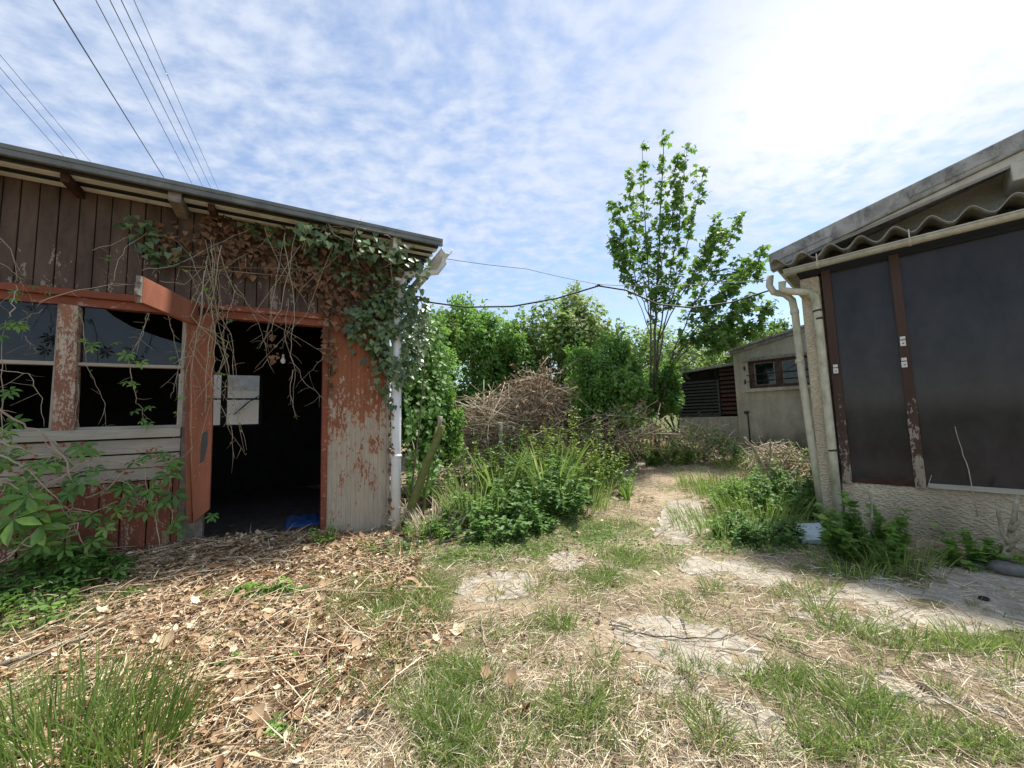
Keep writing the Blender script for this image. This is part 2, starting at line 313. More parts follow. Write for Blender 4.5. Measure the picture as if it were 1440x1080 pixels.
LEAFSTOPS = lambda a, c, d: [(.1, a), (.5, c), (.9, d)]
MT = dict(
 orange=m_peel('orange_paint', (.34, .122, .06), (.45, .38, .285), .512, (.4, 2.2), scale=7.5),
 orange_fresh=m_peel('orange_board_paint', (.33, .122, .068), (.36, .28, .2), .615, None, scale=11, paint2=(.21, .072, .04)),
 redtrim=m_peel('red_trim_paint', (.27, .08, .042), (.3, .24, .18), .58, None, vert=False),
 mullion=m_peel('flaking_post_paint', (.33, .15, .095), (.5, .43, .33), .52, None, scale=13),
 lowboard=m_peel('low_board_paint', (.25, .085, .05), (.42, .35, .25), .555, None, scale=13),
 sill=m_peel('bare_sill_wood', (.22, .06, .03), (.42, .38, .31), .36, None, vert=False, scale=5),
 rail=m_peel('rail_wood', (.24, .085, .05), (.4, .36, .3), .475, None, vert=False, scale=6),
 darkboard=m_peel('dark_weathered_boards', (.14, .096, .072), (.21, .175, .15), .605, (2.4, 3.9), scale=6, paint2=(.04, .024, .018)),
 brownpost=m_peel('brown_post_paint', (.085, .05, .038), (.36, .3, .22), .575, (.6, 2.0), scale=7),
 greywood=m_plain('grey_beam_wood', (.2, .17, .14), .9, .15, var=.5, scale=14),
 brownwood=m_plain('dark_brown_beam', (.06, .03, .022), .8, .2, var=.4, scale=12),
 roofmetal=m_plain('ribbed_roof_metal', (.035, .037, .038), .55, .4, .2, .35, 5, dirt=(.1, .075, .05), dirtamt=.4),
 fascia=m_plain('roof_edge_metal', (.17, .175, .16), .5, .4, .3, .25, 4, dirt=(.08, .075, .06), dirtamt=.5),
 roofband=m_plain('pale_roof_lap', (.62, .61, .55), .5, .4, 0, .2, 4),
 white=m_plain('white_plastic_pipe', (.72, .73, .75), .4, .4, 0, .06, 5, dirt=(.45, .44, .4), dirtamt=.35),
 cream=m_plain('cream_plastic_pipe', (.5, .47, .38), .5, .4, 0, .15, 6, dirt=(.2, .2, .13), dirtamt=.75),
 creamlow=m_plain('algae_plastic_pipe', (.52, .48, .37), .55, .35, 0, .2, 6, dirt=(.2, .2, .1), dirtamt=.8),
 gutter=m_plain('aged_gutter_plastic', (.5, .47, .38), .45, .45, 0, .15, 5, dirt=(.25, .23, .18), dirtamt=.6),
 interior=m_plain('shade_dark_interior', (.02, .018, .017), .95, .1, var=.4, scale=5),  # near-black base colour carries the shade inside the sheds
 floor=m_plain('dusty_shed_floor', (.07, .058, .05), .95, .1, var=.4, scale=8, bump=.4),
 cement=m_plain('weathered_cement_verge', (.32, .31, .29), .95, .15, 0, .35, 5, .5, dirt=(.1, .095, .09), dirtamt=.85),
 corrug=m_plain('corrugated_cement_sheet', (.3, .29, .25), .9, .15, 0, .3, 8, .3, dirt=(.1, .1, .08), dirtamt=.6),
 creamboard=m_plain('cream_barge_board', (.5, .47, .4), .7, .3, 0, .15, 6, dirt=(.25, .23, .2), dirtamt=.4),
 stucco=m_stucco('rough_cast_render', (.72, .61, .44), (.48, .4, .28), 34, .9, .7, .03, (-.1, .5)),
 gable=m_stucco('gable_render', (.42, .39, .33), (.28, .25, .21), 70, .7, .6),
 render2=m_stucco('outhouse_render', (.76, .69, .55), (.4, .355, .28), 38, 1., 1., .03, (.4, .8)),
 lintel=m_plain('crumbling_lintel', (.3, .27, .23), .9, .15, 0, .5, 14, .5, dirt=(.09, .08, .07), dirtamt=.8),
 window2=m_plain('brown_window_wood', (.085, .05, .042), .8, .2, 0, .4, 10, dirt=(.2, .17, .15), dirtamt=.5),
 slat=m_plain('grey_slats', (.085, .08, .075), .85, .2, 0, .4, 10),
 slatred=m_plain('red_brown_slats', (.11, .055, .045), .85, .2, 0, .4, 10),
 latch=m_plain('white_latch_metal', (.62, .6, .55), .4, .5, 0, .1, 20),
 scrape=m_plain('grey_scrape', (.075, .07, .07), .8, .2),
 black=m_plain('black_rubber', (.015, .015, .016), .6, .3),
 iron=m_plain('rusty_iron', (.06, .045, .04), .8, .3, .2, .4, 20),
 concrete=m_plain('old_concrete', (.37, .335, .275), .95, .12, 0, .3, 8, .3, dirt=(.26, .205, .14), dirtamt=1.),
 stone=m_plain('grey_stone', (.14, .135, .12), .85, .2, 0, .35, 9, .5),
 blueboard=m_plain('pale_blue_board', (.5, .57, .6), .6, .3, 0, .15, 8, dirt=(.3, .28, .22), dirtamt=.5),
 tarp=m_plain('blue_tarp', (.012, .055, .19), .5, .4, 0, .25, 12, .4),
 bluecloth=m_plain('blue_cloth', (.02, .06, .2), .8, .2, 0, .25, 12, .4),
 vanwhite=m_plain('white_vehicle_paint', (.9, .9, .9), .35, .5, 0, .05, 3),
 cable=m_plain('dark_cable', (.035, .03, .035), .6, .3),
 wire=m_plain('thin_grey_wire', (.12, .12, .13), .5, .3),
 bark=m_plain('grey_brown_bark', (.12, .1, .075), .9, .15, 0, .4, 18, .6),
 mossbark=m_plain('mossy_bark', (.15, .165, .05), .95, .1, 0, .35, 12, .6, dirt=(.22, .2, .15), dirtamt=.6),
 palebark=m_plain('pale_cut_wood', (.33, .29, .21), .9, .15, 0, .4, 16, .6, dirt=(.14, .13, .07), dirtamt=.7),
  brushstick=m_attr('bleached_sticks', [(.1, (.26, .2, .14)), (.5, (.52, .44, .32)), (.9, (.7, .63, .5))], .85, 14, .15),
 vine=m_attr('bare_vine', [(.1, (.14, .1, .065)), (.5, (.3, .235, .165)), (.9, (.5, .43, .33))], .85, 14, .15),
 maple=m_leaf('maple_leaves', LEAFSTOPS((0.065, 0.138, 0.036), (0.138, 0.261, 0.058), (0.290, 0.435, 0.087)), .45, .5),
 ivy=m_leaf('ivy_leaves', LEAFSTOPS((.035, .065, .025), (.1, .155, .055), (.22, .29, .11)), .35, .22, .55),
 ivydead=m_leaf('dead_ivy_leaves', LEAFSTOPS((.07, .038, .022), (.17, .085, .045), (.28, .16, .09)), .8, 0., .15),
 creeper=m_leaf('creeper_leaves', LEAFSTOPS((0.052, 0.124, 0.033), (0.124, 0.260, 0.058), (0.312, 0.468, 0.091)), .4, .42),
 bright=m_leaf('bright_tree_leaves', LEAFSTOPS((0.086, 0.187, 0.043), (0.187, 0.359, 0.079), (0.316, 0.504, 0.129)), .5, .55),
 elder=m_leaf('elder_leaves', LEAFSTOPS((0.106, 0.188, 0.057), (0.244, 0.341, 0.106), (0.439, 0.504, 0.195)), .55, .55),
 darkshrub=m_leaf('dark_shrub_leaves', LEAFSTOPS((0.084, 0.176, 0.042), (0.168, 0.336, 0.076), (0.319, 0.504, 0.118)), .45, .52),
 weed=m_leaf('weed_leaves', LEAFSTOPS((0.090, 0.179, 0.045), (0.187, 0.329, 0.075), (0.359, 0.508, 0.120)), .5, .52),
 nettle=m_leaf('bramble_leaves', LEAFSTOPS((0.073, 0.146, 0.049), (0.155, 0.284, 0.081), (0.276, 0.423, 0.130)), .5, .48),
 yellow=m_leaf('yellow_green_weed', LEAFSTOPS((.09, .17, .03), (.2, .28, .045), (.38, .4, .07)), .5, .35),
 grass=m_leaf('grass_blades', LEAFSTOPS((0.112, 0.181, 0.044), (0.219, 0.306, 0.081), (0.450, 0.500, 0.188)), .5, .5),
 dryblade=m_leaf('dry_grass', LEAFSTOPS((.26, .19, .115), (.55, .45, .3), (.76, .69, .53)), .8, 0., .15),
 deadleaf=m_leaf('dead_leaves', LEAFSTOPS((0.166, 0.088, 0.044), (0.469, 0.323, 0.188), (0.744, 0.635, 0.448)), .75, 0., .2),
 deadbrush=m_leaf('dead_brush_leaves', LEAFSTOPS((0.161, 0.103, 0.063), (0.380, 0.259, 0.167), (0.575, 0.437, 0.310)), .85, 0., .15),
 flower=m_leaf('cream_flowers', LEAFSTOPS((.4, .4, .22), (.55, .54, .34), (.68, .66, .48)), .8, .2),
)
def m_ground():
    m, nt, out = new_mat('yard_ground'); b = NB(nt)
    pos = b.n('NewGeometry').outputs['Position']
    A = lambda k: b.n('Attribute', attribute_name=k).outputs['Fac']
    n1 = b.noise(pos, 2.2, 8, .7); n2 = b.noise(pos, 22, 6, .7); n3 = b.noise(pos, 90, 4, .7)
    soil = b.mix(b.mr(n1, .3, .7), (.13, .095, .062), (.24, .185, .125))
    straw = b.mix(b.mr(n2, .3, .7), (.27, .2, .13), (.48, .385, .265))
    c = b.mix(b.mr(b.math('ADD', n1, b.math('MULTIPLY', n2, .5)), .55, .9), soil, straw)
    dirt = b.mix(b.mr(n2, .3, .75), (.34, .26, .17), (.5, .41, .29))
    c = b.mix(A('dirt'), c, dirt)
    lit = b.mix(b.mr(n3, .3, .7), (.09, .055, .035), (.3, .2, .12))
    c = b.mix(A('litter'), c, lit)
    gr = b.mix(b.mr(n2, .3, .7), (.06, .085, .025), (.15, .165, .06))
    c = b.mix(A('green'), c, gr)
    h = b.math('ADD', b.math('MULTIPLY', n2, .6), b.math('MULTIPLY', n3, .5))
    return surf(m, nt, out, b.bsdf(c, .95, .1, b.bump(h, .8, .03)))
def m_glass(name, tint, dust, refl, trans, rough=.02):
    m, nt, out = new_mat(name); b = NB(nt)
    oc = b.n('TexCoord').outputs['Object']
    nz = b.noise(b.mapv(oc, (1, 1, .6)), 3, 6, .7)
    wav = b.bump(b.noise(oc, 2.5, 2), .02, .004)
    d = b.n('BsdfDiffuse'); nt.links.new(b.mix(b.mr(nz, .35, .7), tuple(x*.5 for x in dust), dust), d.inputs[0])
    t = b.n('BsdfTransparent'); t.inputs[0].default_value = (*tint, 1)
    g = b.n('BsdfGlossy'); g.inputs['Roughness'].default_value = rough; nt.links.new(wav, g.inputs['Normal'])
    m1 = b.n('MixShader'); m1.inputs[0].default_value = trans; nt.links.new(d.outputs[0], m1.inputs[1]); nt.links.new(t.outputs[0], m1.inputs[2])
    fr = b.n('Fresnel'); fr.inputs[0].default_value = 1.5
    m2 = b.n('MixShader'); nt.links.new(b.math('MULTIPLY', fr.outputs[0], refl), m2.inputs[0])
    nt.links.new(m1.outputs[0], m2.inputs[1]); nt.links.new(g.outputs[0], m2.inputs[2])
    return surf(m, nt, out, m2.outputs[0])
MT['pane'] = m_glass('dusty_pane', (.7, .72, .72), (.07, .072, .072), .75, .78)
MT['panel'] = m_glass('dark_glazing', (.2, .2, .22), (.05, .046, .047), .5, .0, .1)
MT['pane2'] = m_glass('dark_small_pane', (.3, .3, .3), (.02, .025, .025), 1.0, .2)

# ------------------------------------------------------------------ ground
def ell(x, y, px, py, rx, ry):
    g = gpt(px, py); return np.exp(-((x-g[0])/rx)**2-((y-g[1])/ry)**2)
def masks(x, y):
    x = np.asarray(x, float); y = np.asarray(y, float)
    nz = fbm(x*1.7+11, y*1.7+4); nf = fbm(x*5+2, y*5+9)
    u, w = planeuw(PL, x, y)
    # litter: left yard in front of the shed
    edge = -.55+.5*(nz-.5)+.28*(y-1.6)*(-.35)
    litter = sst(-x, .55-1.5*(nz-.5)+.08*(y-2), 1.2-1.5*(nz-.5)+.08*(y-2))*sst(w, -.2, .1)*sst(-w, -3.4, -2.2)
    litter = np.clip(np.maximum(litter, sst(-x, 1.0, 1.5)*sst(-y, -4.5, -3.8)), 0, 1)
    dirt = 0
    for q in ((945,668,.8,.7),(975,662,.6,.6),(960,700,.7,.6),(935,740,.6,.5),(905,765,.6,.4),(860,705,.5,.4),(960,800,.8,.3),(690,830,.5,.3),(1000,915,.5,.25),(900,890,.5,.2)):
        dirt = np.maximum(dirt, ell(x, y, *q))
    dirt = np.clip(dirt*1.5-(nf-.45)*1.6, 0, 1)
    green = 0
    for q, a in (((545,850,.45,.4),1),((600,830,.35,.3),.9),((480,830,.3,.2),.7),((630,960,.14,.3),1),((640,1040,.2,.25),1),((780,880,.2,.15),.8),((890,785,.4,.3),.9),
              ((840,810,.35,.25),.8),((700,770,.8,.45),.75),((640,790,.4,.2),.7),((1000,740,.6,.7),.9),((1060,690,.8,.9),1),((1080,760,.8,.4),.9),((820,745,.8,.5),.8),
              ((1240,800,.7,.25),1),((1360,900,.5,.16),.8),((1190,880,.35,.12),.7),((1130,960,.3,.14),.9),((1210,1000,.25,.14),.9),((1350,1045,.35,.12),.8),((820,1010,.22,.18),.6),
              ((980,990,.25,.12),.5),((60,860,.5,.45),1),((30,1000,.5,.3),.7),((1150,1050,.2,.1),.7),((900,640,1.5,1.2),.7),((720,700,1.2,1),.9),((1020,800,.4,.2),.6)):
        green = np.maximum(green, a*ell(x, y, *q))
    green = np.maximum(green, .2*sst(nz, .47, .62)*sst(x, -.9, .1)*sst(-y, -7, -4)); green = np.clip(green*1.45-(nf-.42)*1.5, 0, 1)
    far = sst(np.hypot(x, y), 12, 16)
    green = np.maximum(green, far)
    return dict(litter=litter, dirt=dirt*(1-far), green=green)
def axis(lo, hi, step, far, grow=1.35):
    a = list(np.arange(lo, hi+1e-6, step)); s = step
    b = [];  p = hi
    while p < far: s *= grow; p += s; b.append(p)
    s = step; c = []; p = lo
    while p > -far: s *= grow; p -= s; c.append(p)
    return np.array(c[::-1]+a+b)
gx = axis(-6, 7.5, .055, 420); gy = axis(.4, 12, .055, 420)
XX, YY = np.meshgrid(gx, gy); ZZ = GH(XX, YY)
g = MB(); nx, ny = len(gx), len(gy)
ii = (np.arange(ny-1)[:, None]*nx+np.arange(nx-1)[None, :]).ravel()
g.add(np.column_stack([XX.ravel(), YY.ravel(), ZZ.ravel()]), np.stack([ii, ii+1, ii+nx+1, ii+nx], -1))
MT['ground'] = m_ground()
go = g.build('ground', MT['ground'], smooth=True); tag(go, kind='structure')
mk = masks(XX.ravel(), YY.ravel())
for k, v in mk.items():
    a = go.data.attributes.new(k, 'FLOAT', 'POINT'); a.data.foreach_set('value', np.broadcast_to(v, (nx*ny,)).astype(np.float32))

# concrete slabs left in the ground
SLABS = [([(655,815),(682,806),(700,803),(722,806),(742,806),(752,822),(740,838),(705,846),(668,846),(640,836)], 'irregular pale concrete patch beside a grass tuft, nearest the shed doorway', 'concrete slab'),
 ([(772,782),(790,777),(805,776),(820,785),(822,794),(808,803),(786,804),(766,796)], 'smallest pale concrete patch, round and half buried in straw in mid yard', 'concrete slab'),
 ([(856,874),(900,866),(940,868),(1000,880),(1040,892),(1072,915),(1080,938),(1050,955),(1010,953),(985,950),(945,938),(915,925),(870,900)], 'dusty concrete slab crossed by a long dark twig in the middle of the yard', 'concrete slab'),
 ([(950,790),(980,783),(1010,783),(1045,788),(1085,797),(1118,810),(1110,824),(1070,826),(1030,822),(990,816),(960,805)], 'low concrete slab behind straw at the end of the footpath', 'concrete slab'),
 ([(1080,852),(1120,842),(1180,828),(1240,808),(1290,800),(1350,797),(1440,806),(1520,822),(1540,850),(1520,895),(1440,888),(1370,893),(1300,890),(1230,888),(1180,882),(1115,868)], 'largest grey concrete slab, half shaded, below the dark glazed front', 'concrete slab'),
 ([(1225,948),(1262,936),(1300,932),(1350,937),(1400,945),(1450,955),(1520,970),(1520,1030),(1440,1015),(1380,1000),(1310,990),(1262,980)], 'straw strewn concrete slab at the right edge of the foreground', 'concrete slab'),
 ([(1000,985),(1035,980),(1070,992),(1105,1020),(1130,1050),(1110,1078),(1060,1070),(1025,1040)], 'cracked concrete slab among straw at the bottom of the picture', 'concrete slab'),
 ([(912,762),(925,742),(930,720),(940,702),(962,698),(984,706),(992,726),(1000,748),(990,764),(950,768)], 'worn concrete strip in the bend of the footpath, half covered with earth', 'concrete slab'),
 ([(880,945),(915,938),(960,950),(1000,968),(985,985),(940,982),(905,968)], 'low fragment of concrete between straw and tufts in front of the dusty slab', 'concrete slab'),
 ([(868,664),(888,655),(905,650),(908,657),(893,663),(874,671)], 'short pale kerb stone lying beside the footpath before the dead brambles', 'kerb stone')]
slab_polys = []
def inpoly(x, y, P):
    r = np.zeros(x.shape, bool); n = len(P)
    for i in range(n):
        x1, y1 = P[i][:2]; x2, y2 = P[(i+1) % n][:2]
        c = ((y1 > y) != (y2 > y)) & (x < (x2-x1)*(y-y1)/(y2-y1+1e-12)+x1); r ^= c
    return r
for pts, lab, cat in SLABS:
    w = [gpt(*p) for p in pts]
    P = []
    for i in range(len(w)):
        a, b_ = w[i], w[(i+1) % len(w)]
        for t in np.arange(8)/8:
            q = a*(1-t)+b_*t; q = q+np.array([U(-.028, .028), U(-.028, .028), 0]); P.append(q)
    kerb = cat == 'kerb stone'
    A_ = np.array([[q[0], q[1], 1] for q in P]); zz_l = np.array([float(GH(q[0], q[1])) for q in P]); co_, *_r = np.linalg.lstsq(A_, zz_l, rcond=None)
    P = [np.array([q[0], q[1], float(co_ @ [q[0], q[1], 1])+(.07 if kerb else .004)]) for q in P]
    c = np.mean(P, 0); mb = MB()
    mb.flat([q-c for q in P], .14)
    o = mb.build('concrete_slab' if cat != 'kerb stone' else 'kerb_stone', MT['concrete'], loc=c); tag(o, lab, cat, 'old concrete slabs in the yard' if cat != 'kerb stone' else None)
    slab_polys.append([(q[0], q[1]) for q in P])
def on_slab(x, y):
    r = np.zeros(x.shape, bool)
    for P in slab_polys: r |= inpoly(x, y, P)
    return r
def free(x, y):
    uL, wL = planeuw(PL, x, y); uR, wR = planeuw(PR, x, y); uS, wS = planeuw(PS, x, y)
    return ~((wL < .02) & (uL < .62)) & ~((wR < .02) & (uR > -.25)) & ~((wS < 0) & (uS > -.2))
def polar(n, r0, r1, a0=-56, a1=56, p=1.):
    r = np.exp(U(math.log(r0), math.log(r1), n)) if p == 1 else (U(0, 1, n)*(r1**p-r0**p)+r0**p)**(1/p)
    a = np.radians(U(a0, a1, n)); return r*np.sin(a), r*np.cos(a)
def rand_unit(n):
    v = RNG.normal(size=(n, 3)); return v/np.linalg.norm(v, axis=1)[:, None]

# straw -------------------------------------------------------------
x, y = polar(120000, 1.2, 11, p=.45)
mk = masks(x, y); keep = free(x, y) & (U(0, 1, x.shape) < (1-.55*mk['green'])*(1-.62*mk['dirt'])*(1-.2*mk['litter'])*np.where(on_slab(x, y), 1., 1)*(.35+.9*fbm(x*3, y*3)))
x, y = x[keep], y[keep]; n = len(x); a = U(0, 2*math.pi, n)
L = U(.03, .16, n)*(1+.4*(U(0, 1, n) > .9)); d = np.column_stack([np.cos(a), np.sin(a), U(-.08, .42, n)**1])
b_ = np.column_stack([x, y, GH(x, y)+U(0, .018, n)])
bend = np.column_stack([U(-.04, .04, n), U(-.04, .04, n), -.3*L*np.clip(d[:, 2], 0, 1)])
mb = MB(); mb.blades(b_, d, L, U(.0016, .0042, n)*(1+.12*np.hypot(x, y)), bend, np.clip(RNG.normal(.5, .22, n), 0, 1), seg=2)
tag(mb.build('straw', MT['dryblade']), 'dry cut straw strewn over the middle of the yard', 'straw', kind='stuff')

# leaf litter ---------------------------------------------------------
x, y = polar(105000, 1.2, 6.5, -60, 20, p=.6)
mk = masks(x, y); keep = free(x, y) & (U(0, 1, x.shape) < np.clip(mk['litter']*(.55+.6*fbm(x*2.2+5, y*2.2))+.012, 0, 1)*(1-.6*mk['green']))
x, y = x[keep], y[keep]; n = len(x)
nrm = rand_unit(n)*.6+np.array([0, 0, 1]); mb = MB()
h_ = n//2; zl = GH(x, y)+U(.0, .04, n); cl_ = np.clip(RNG.normal(.4, .27, n), 0, 1); sz = np.exp(RNG.normal(math.log(.023), .48, n))
for T_, q in ((T_DEAD, slice(0, h_)), (T_CURL, slice(h_, n))): mb.leaves(T_, np.column_stack([x, y, zl])[q], nrm[q], rand_unit(n)[q], sz[q]*(1 if T_ is T_DEAD else 1.25), cl_[q])
m2 = 30000; x, y = polar(m2, 1.2, 6.5, -60, 10, p=.6); mk = masks(x, y); keep = free(x, y) & (U(0, 1, m2) < mk['litter']*.9); x, y = x[keep], y[keep]; n = len(x)
a = U(0, 6.28, n); L = U(.05, .3, n); mb.blades(np.column_stack([x, y, GH(x, y)+U(.0, .04, n)]), np.column_stack([np.cos(a), np.sin(a), U(-.05, .25, n)]), L, U(.002, .006, n), rand_unit(n)*.03, U(.1, .95, n), seg=2)
m3 = 2600; x, y = polar(m3, 1.2, 6.5, -60, 12, p=.6); mk = masks(x, y); keep = free(x, y) & (U(0, 1, m3) < mk['litter']); x, y = x[keep], y[keep]
for xx_, yy_ in zip(x, y):
    a = U(0, 6.28); L = U(.12, .5); dv = np.array([math.cos(a), math.sin(a), U(-.05, .2)])*L; p = np.array([xx_, yy_, float(GH(xx_, yy_))+U(.01, .05)]); mb.tube([p, p+dv*.5+U(-.02, .02, 3), p+dv], [.0035*U(.6, 1.6), .003, .0015], 4, U(.1, 1.))
tag(mb.build('leaf_litter', MT['deadleaf']), 'brown dead leaves and twig scraps heaped before the wooden shed', 'leaf litter', kind='stuff')

# short grass -----------------------------------------------------------
x, y = polar(230000, 1.2, 13, p=.55)
mk = masks(x, y); keep = free(x, y) & (U(0, 1, x.shape) < np.clip(mk['green']*1.1, 0, 1)**1.3*np.where(on_slab(x, y), .05, 1)*(1-.7*mk['dirt'])+.006)
x, y = x[keep], y[keep]; n = len(x)
L = U(.03, .11, n)*(.6+.9*fbm(x*1.3, y*1.3+7)); d = rand_unit(n)*.45+np.array([0, 0, 1]); bend = np.column_stack([U(-.5, .5, n)*L, U(-.5, .5, n)*L, -.25*L])
mb = MB(); mb.blades(np.column_stack([x, y, GH(x, y)-.005]), d, L, U(.002, .0045, n)*(1+.10*np.hypot(x, y)), bend, np.clip(RNG.normal(.52, .22, n), 0, 1))
tag(mb.build('short_grass', MT['grass']), 'short green grass spreading between the straw and the path', 'grass', kind='stuff')

# small creeping weeds -------------------------------------------------
x, y = polar(42000, 2.2, 10, -30, 50, p=.8)
area = np.zeros(len(x))
for q in ((700,765,.9,.45),(840,760,.6,.45),(640,780,.4,.2),(1080,740,.8,.5),(1040,770,.5,.3),(1000,690,.5,.7),(760,730,.6,.4),(570,780,.5,.2),(1110,700,.6,.8)):
    area = np.maximum(area, ell(x, y, *q))
keep = free(x, y) & (U(0, 1, len(x)) < area*1.3-.8*(fbm(x*4, y*4)-.35)) & ~on_slab(x, y)
x, y = x[keep], y[keep]; n = len(x); mb = MB()
mb.leaves(T_SIMPLE, np.column_stack([x, y, GH(x, y)+U(.0, .05, n)]), rand_unit(n)*.6+np.array([0, 0, 1]), rand_unit(n), U(.025, .055, n), np.clip(RNG.normal(.42, .2, n), 0, 1))
tag(mb.build('creeping_weeds', MT['weed']), 'low creeping weeds carpeting the ground beside the footpath', 'weeds', kind='stuff')
# ------------------------------------------------------------------ LEFT SHED
shed = thing('wooden_shed', 'derelict timber shed with flaking orange paint, open doorway and overgrown eaves', 'shed', PL.o, PL.rz)
ZF = 3.56; UL = -4.4; UC = .54
mb = MB(); xb = UL
while xb < UC-.02:
    wd = U(.105, .135); yo = U(-.004, .006)
    mb.box(xb, min(xb+wd-.008, UC), -.02+yo, .03, 2.665, ZF+.12, U(.2, .8)); xb += wd
mb.box(UL, UC, .03, .06, 2.6, ZF+.12)
mb.build('board_cladding', MT['darkboard'], shed, bevel=.003)
mb = MB(); mb.box(UL, -.2, -.045, .05, 2.6, 2.665, j=.003); mb.build('head_rail', MT['redtrim'], shed, bevel=.004)
mb = MB(); mb.box(UL, -.2, -.01, .09, 2.52, 2.598); mb.build('lintel', MT['redtrim'], shed)
# window wall
pm = [PL.loc(*p) for p in ((86,428),(114,432),(106,606),(76,606))]
mb = MB(); mb.prism([(p[0], p[2]) for p in pm], -.05, .06); mb.build('window_post', MT['mullion'], shed, bevel=.005)
mb = MB(); mb.box(-1.50, -1.30, -.01, .1, .0, 2.598); mb.build('door_post', MT['greywood'], shed, bevel=.004)
mb = MB(); mb.box(-.225, -.165, -.04, .1, 0, 2.6); mb.build('door_post', MT['redtrim'], shed, bevel=.004)
xm0, xm1 = min(p[0] for p in pm), max(p[0] for p in pm)
for (a, b_, brk) in ((UL, xm0+.01, False), (xm1-.01, -1.50, True)):
    fr = MB(); fr.box(a, b_, -.02, .05, 1.955, 1.985, j=.002); fr.box(a, b_, .0, .05, 1.36, 1.385); fr.box(b_-.03, b_, .0, .05, 1.385, 2.52)
    wn = fr.build('window', MT['sill'], shed)
    p = MB()
    if brk:
        poly = [(a+.01, 1.985), (b_-.03, 1.985), (b_-.03, 2.22), (b_-.2, 2.27), (b_-.42, 2.36), (b_-.55, 2.45), (b_-.62, 2.52), (a+.01, 2.52)]
        p.prism(poly, .018, .022); p.build('broken_pane', MT['pane'], wn)
    else:
        p.box(a, b_-.03, .018, .022, 1.985, 2.52); p.build('pane', MT['pane'], wn)
mb = MB(); mb.box(UL, -1.5, -.06, .06, 1.265, 1.358, j=.003); mb.build('sill', MT['sill'], shed, bevel=.004)
mb = MB(); mb.box(UL, -1.5, -.025, .05, 1.12, 1.255, j=.003); mb.box(UL, -1.5, -.03, .05, .985, 1.11, j=.004); mb.box(UL, -1.5, -.02, .05, .86, .98, j=.003); mb.build('wall_rail', MT['rail'], shed, bevel=.004)
mb = MB(); xb = UL
while xb < -1.52:
    wd = U(.12, .2); mb.box(xb, min(xb+wd-.009, -1.5), -.015+U(-.006, .004), .04, -.1, .855+U(-.005, .005)); xb += wd
mb.build('lower_boards', MT['lowboard'], shed, bevel=.003)
# orange wall panel right of the door
mb = MB(); xb = -.163
while xb < UC-.03:
    wd = .052; mb.box(xb, min(xb+wd-.0015, UC-.03), -.02+U(-.0007, .0007), .04, -.1, 2.66); xb += wd
mb.build('wall_panel', MT['orange'], shed)
mb = MB(); mb.box(UC-.028, UC+.012, -.035, .05, -.1, 2.66); mb.build('corner_trim', MT['sill'], shed, bevel=.003)
# open broken door: stile + top rail swung outwards
q = [PL.loc(x, y, .09) for x, y in ((269,452),(302,436),(299,600),(295,716),(272,735),(266,600))]
mb = MB(); mb.prism([(p[0], p[2]) for p in q], -.115, -.06)
door = mb.build('door', MT['orange_fresh'], shed, bevel=.004)
q2 = [PL.loc(x, y, .06) for x, y in ((263,457),(270,453),(267,600),(271,735),(262,732),(260,600))]
mb = MB(); mb.prism([(p[0], p[2]) for p in q2], -.075, -.02); mb.build('door_edge', MT['orange_fresh'], door, bevel=.003)
qp = [PL.loc(x, y, .1165) for x, y in ((284,610),(292,605),(292,625),(287,648),(281,652),(282,634))]
mb = MB(); mb.prism([(p[0], p[2]) for p in qp], -.1165, -.113); mb.build('grey_patch', MT['scrape'], door)
def locL(P): d = P-PL.o; return np.array([d @ PL.u, d @ PL.iny, P[2]])
def at_z(x, y, z): r = ray(x, y); return EYE+r*((z-EYE[2])/r[2])
A0 = PL.loc(279, 428, .1); B0 = PL.loc(279, 458, .1); zt = A0[2]; zb = B0[2]
C0 = locL(at_z(202, 389, zt+.0)); D0 = C0.copy(); D0[2] = zb+.0
dirv = (C0-A0); dirv[2] = 0; dirv /= np.linalg.norm(dirv); th = np.array([dirv[1], -dirv[0], 0])*.055
if th[0] > 0: th = -th
mb = MB(); mb.hexa([B0, D0, B0+th, D0+th, A0, C0, A0+th, C0+th]); mb.build('door_rail', MT['orange_fresh'], door, bevel=.004)
e = dirv*.012
for k in range(4):
    t0, t1 = k/4, (k+1)/4; lo_, hi_ = D0+(C0-D0)*t0, D0+(C0-D0)*t1; out1 = e*U(.5, 4.5); ht = th*U(.5, 1.05)
    mb = MB(); mb.hexa([lo_+th*.05, lo_+out1+th*.15, lo_+ht, lo_+out1*.7+ht*.9, hi_+th*.05, hi_+out1*.6+th*.15, hi_+ht, hi_+out1*.8+ht*.9]); mb.build('splinter', MT['greywood'], door)
# roof
EO = .42; ez = PL.loc(300, 270, EO)[2]; ue = PL.loc(622, 347, EO)[0]; RISE = -.02
def roofz(y): return ez+(y+EO)*RISE
DEPTH = 5.0
mb = MB(); ys = np.linspace(-EO+.02, DEPTH+.2, 46); k = 0
xs0, xs1 = UL-1.5, ue-.02
for i, yy in enumerate(ys[:-1]):
    z = roofz(yy); w_ = (ys[1]-ys[0])
    mb.box(xs0, xs1, yy, yy+w_*.62, z-.02, z-.012); mb.box(xs0, xs1, yy+w_*.62, yy+w_, z-.055, z-.047)
    mb.box(xs0, xs1, yy+w_*.62-.006, yy+w_*.62, z-.047, z-.012); mb.box(xs0, xs1, yy+w_-.003, yy+w_+.003, z-.047, z-.012)
mb.box(xs0, xs1, -EO+.01, DEPTH+.2, ez+.006, ez+.012)
roof = mb.build('roof', MT['roofmetal'], shed)
